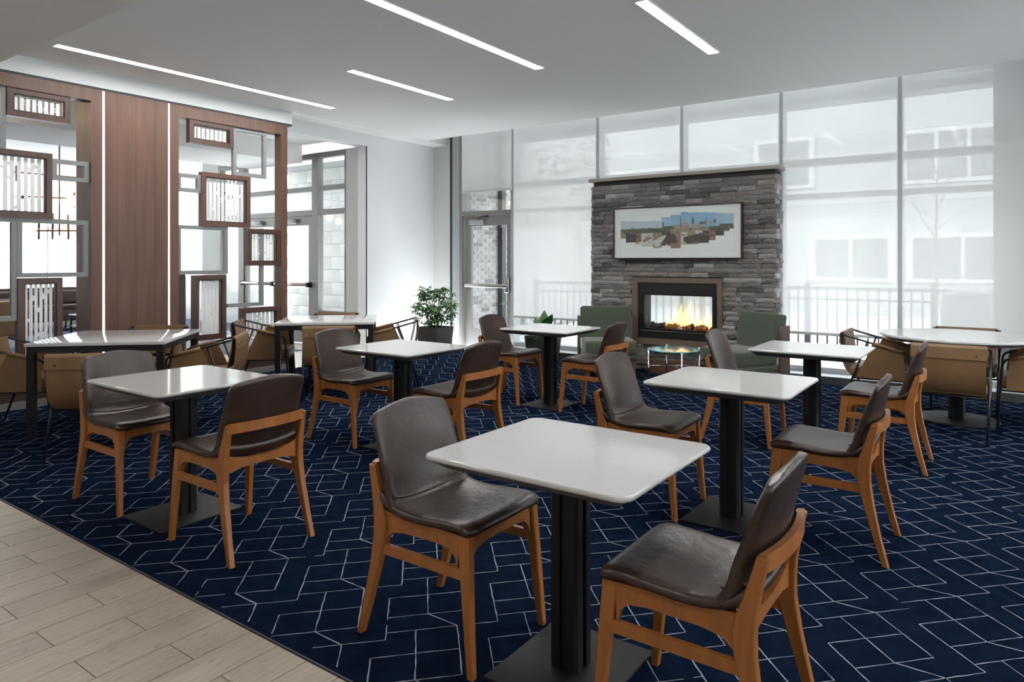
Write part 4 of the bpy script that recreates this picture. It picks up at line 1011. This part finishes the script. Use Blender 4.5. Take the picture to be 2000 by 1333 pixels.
def blade(L, w_, bend):
    mb = MB(); n = 7; rows = []
    for i in range(n+1):
        t = i/n; ww = w_*math.sin(math.pi*(.12+.88*t))**.8*(1 if t < 1 else 0)+.002; x = bend*t*t*L; z = L*t*(1-.35*bend*t)
        rows.append([(x, -ww, z), (x-.012, 0, z-.002), (x, ww, z)])
    for i in range(n): mb.add(rows[i]+rows[i+1], [(0, 1, 4, 3), (1, 2, 5, 4)], 0, True)
    o = mb.build('leaf', 'green_leaf'); d_ = o.data; bpy.data.objects.remove(o); return d_
bl_ = [blade(.40, .075, .12), blade(.36, .08, .45), blade(.30, .07, .9), blade(.16, .035, 1.0)]
for k, (a, m_, s) in enumerate([(1.9, 0, 1.0), (.3, 0, .8), (2.9, 1, .95), (5.6, 1, 1.0), (6.1, 2, 1.1), (3.6, 1, .9), (4.6, 2, .9), (.9, 1, .9), (2.3, 2, .9), (5.0, 1, .7), (5.9, 1, 1.15), (.15, 2, 1.2)]):
    o = link('leaf', bl_[m_], None, p2, (.03*math.cos(a), .03*math.sin(a), .34)); o.rotation_euler = (0, 0, a); o.scale = (s, s, s)
for k in range(40):
    a = rv.uniform(0, 6.28); r = rv.uniform(.06, .17); o = link('leaf', bl_[3], None, p2, (r*math.cos(a), r*math.sin(a), .335)); o.rotation_euler = (0, rv.uniform(-.1, .5), a); s = rv.uniform(.5, .95); o.scale = (s, s, s)
# ------------------------------------------------------------------ unseen fill-light panels added over the tile walkway and in the lounge
emit('panel', (1.0, .96, .90), 22.0)
for n, (x, y) in enumerate([(-5.6, .6), (-3.4, .6), (-1.2, .6), (1.0, .6), (3.2, .6), (-4.5, -1.6), (-1.2, -1.6), (2.1, -1.6)]):
    e = empty('added_fill_panel', (x, y, 2.75), 0, 'square recessed light panel in the lower ceiling over the tile walkway, added and out of direct view' if False else 'square recessed light panel in the lower ceiling over the tile walkway', 'light', 'added fill panels over the walkway')
    MB().box(-.14, .14, -.14, .14, -.004, -.001).build('diffuser', 'panel', e)
    MB().box(-.16, -.14, -.16, .16, -.008, 0).box(.14, .16, -.16, .16, -.008, 0).box(-.14, .14, -.16, -.14, -.008, 0).box(-.14, .14, .14, .16, -.008, 0).build('trim_frame', 'strip_trim', e)
emit('fill_panel_warm', (1.0, .74, .50), 30.0)  # warm glow for the fill panels added out of view in the lounge
for n, (x, y) in enumerate([(-9.3, 2.25), (-11.6, 2.25)]):
    e = empty('added_fill_panel', (x, y, CEIL), 0, 'added warm square fill-light panel in the lounge ceiling, %s the screens' % ('close behind' if n == 0 else 'farther from'), 'light', 'added warm panels in the lounge ceiling')
    MB().box(-.16, .16, -.16, .16, -.004, -.001).build('diffuser', 'fill_panel_warm', e)
    MB().box(-.18, -.16, -.18, .18, -.008, 0).box(.16, .18, -.18, .18, -.008, 0).box(-.16, .16, -.18, -.16, -.008, 0).box(-.16, .16, .16, .18, -.008, 0).build('trim_frame', 'strip_trim', e)
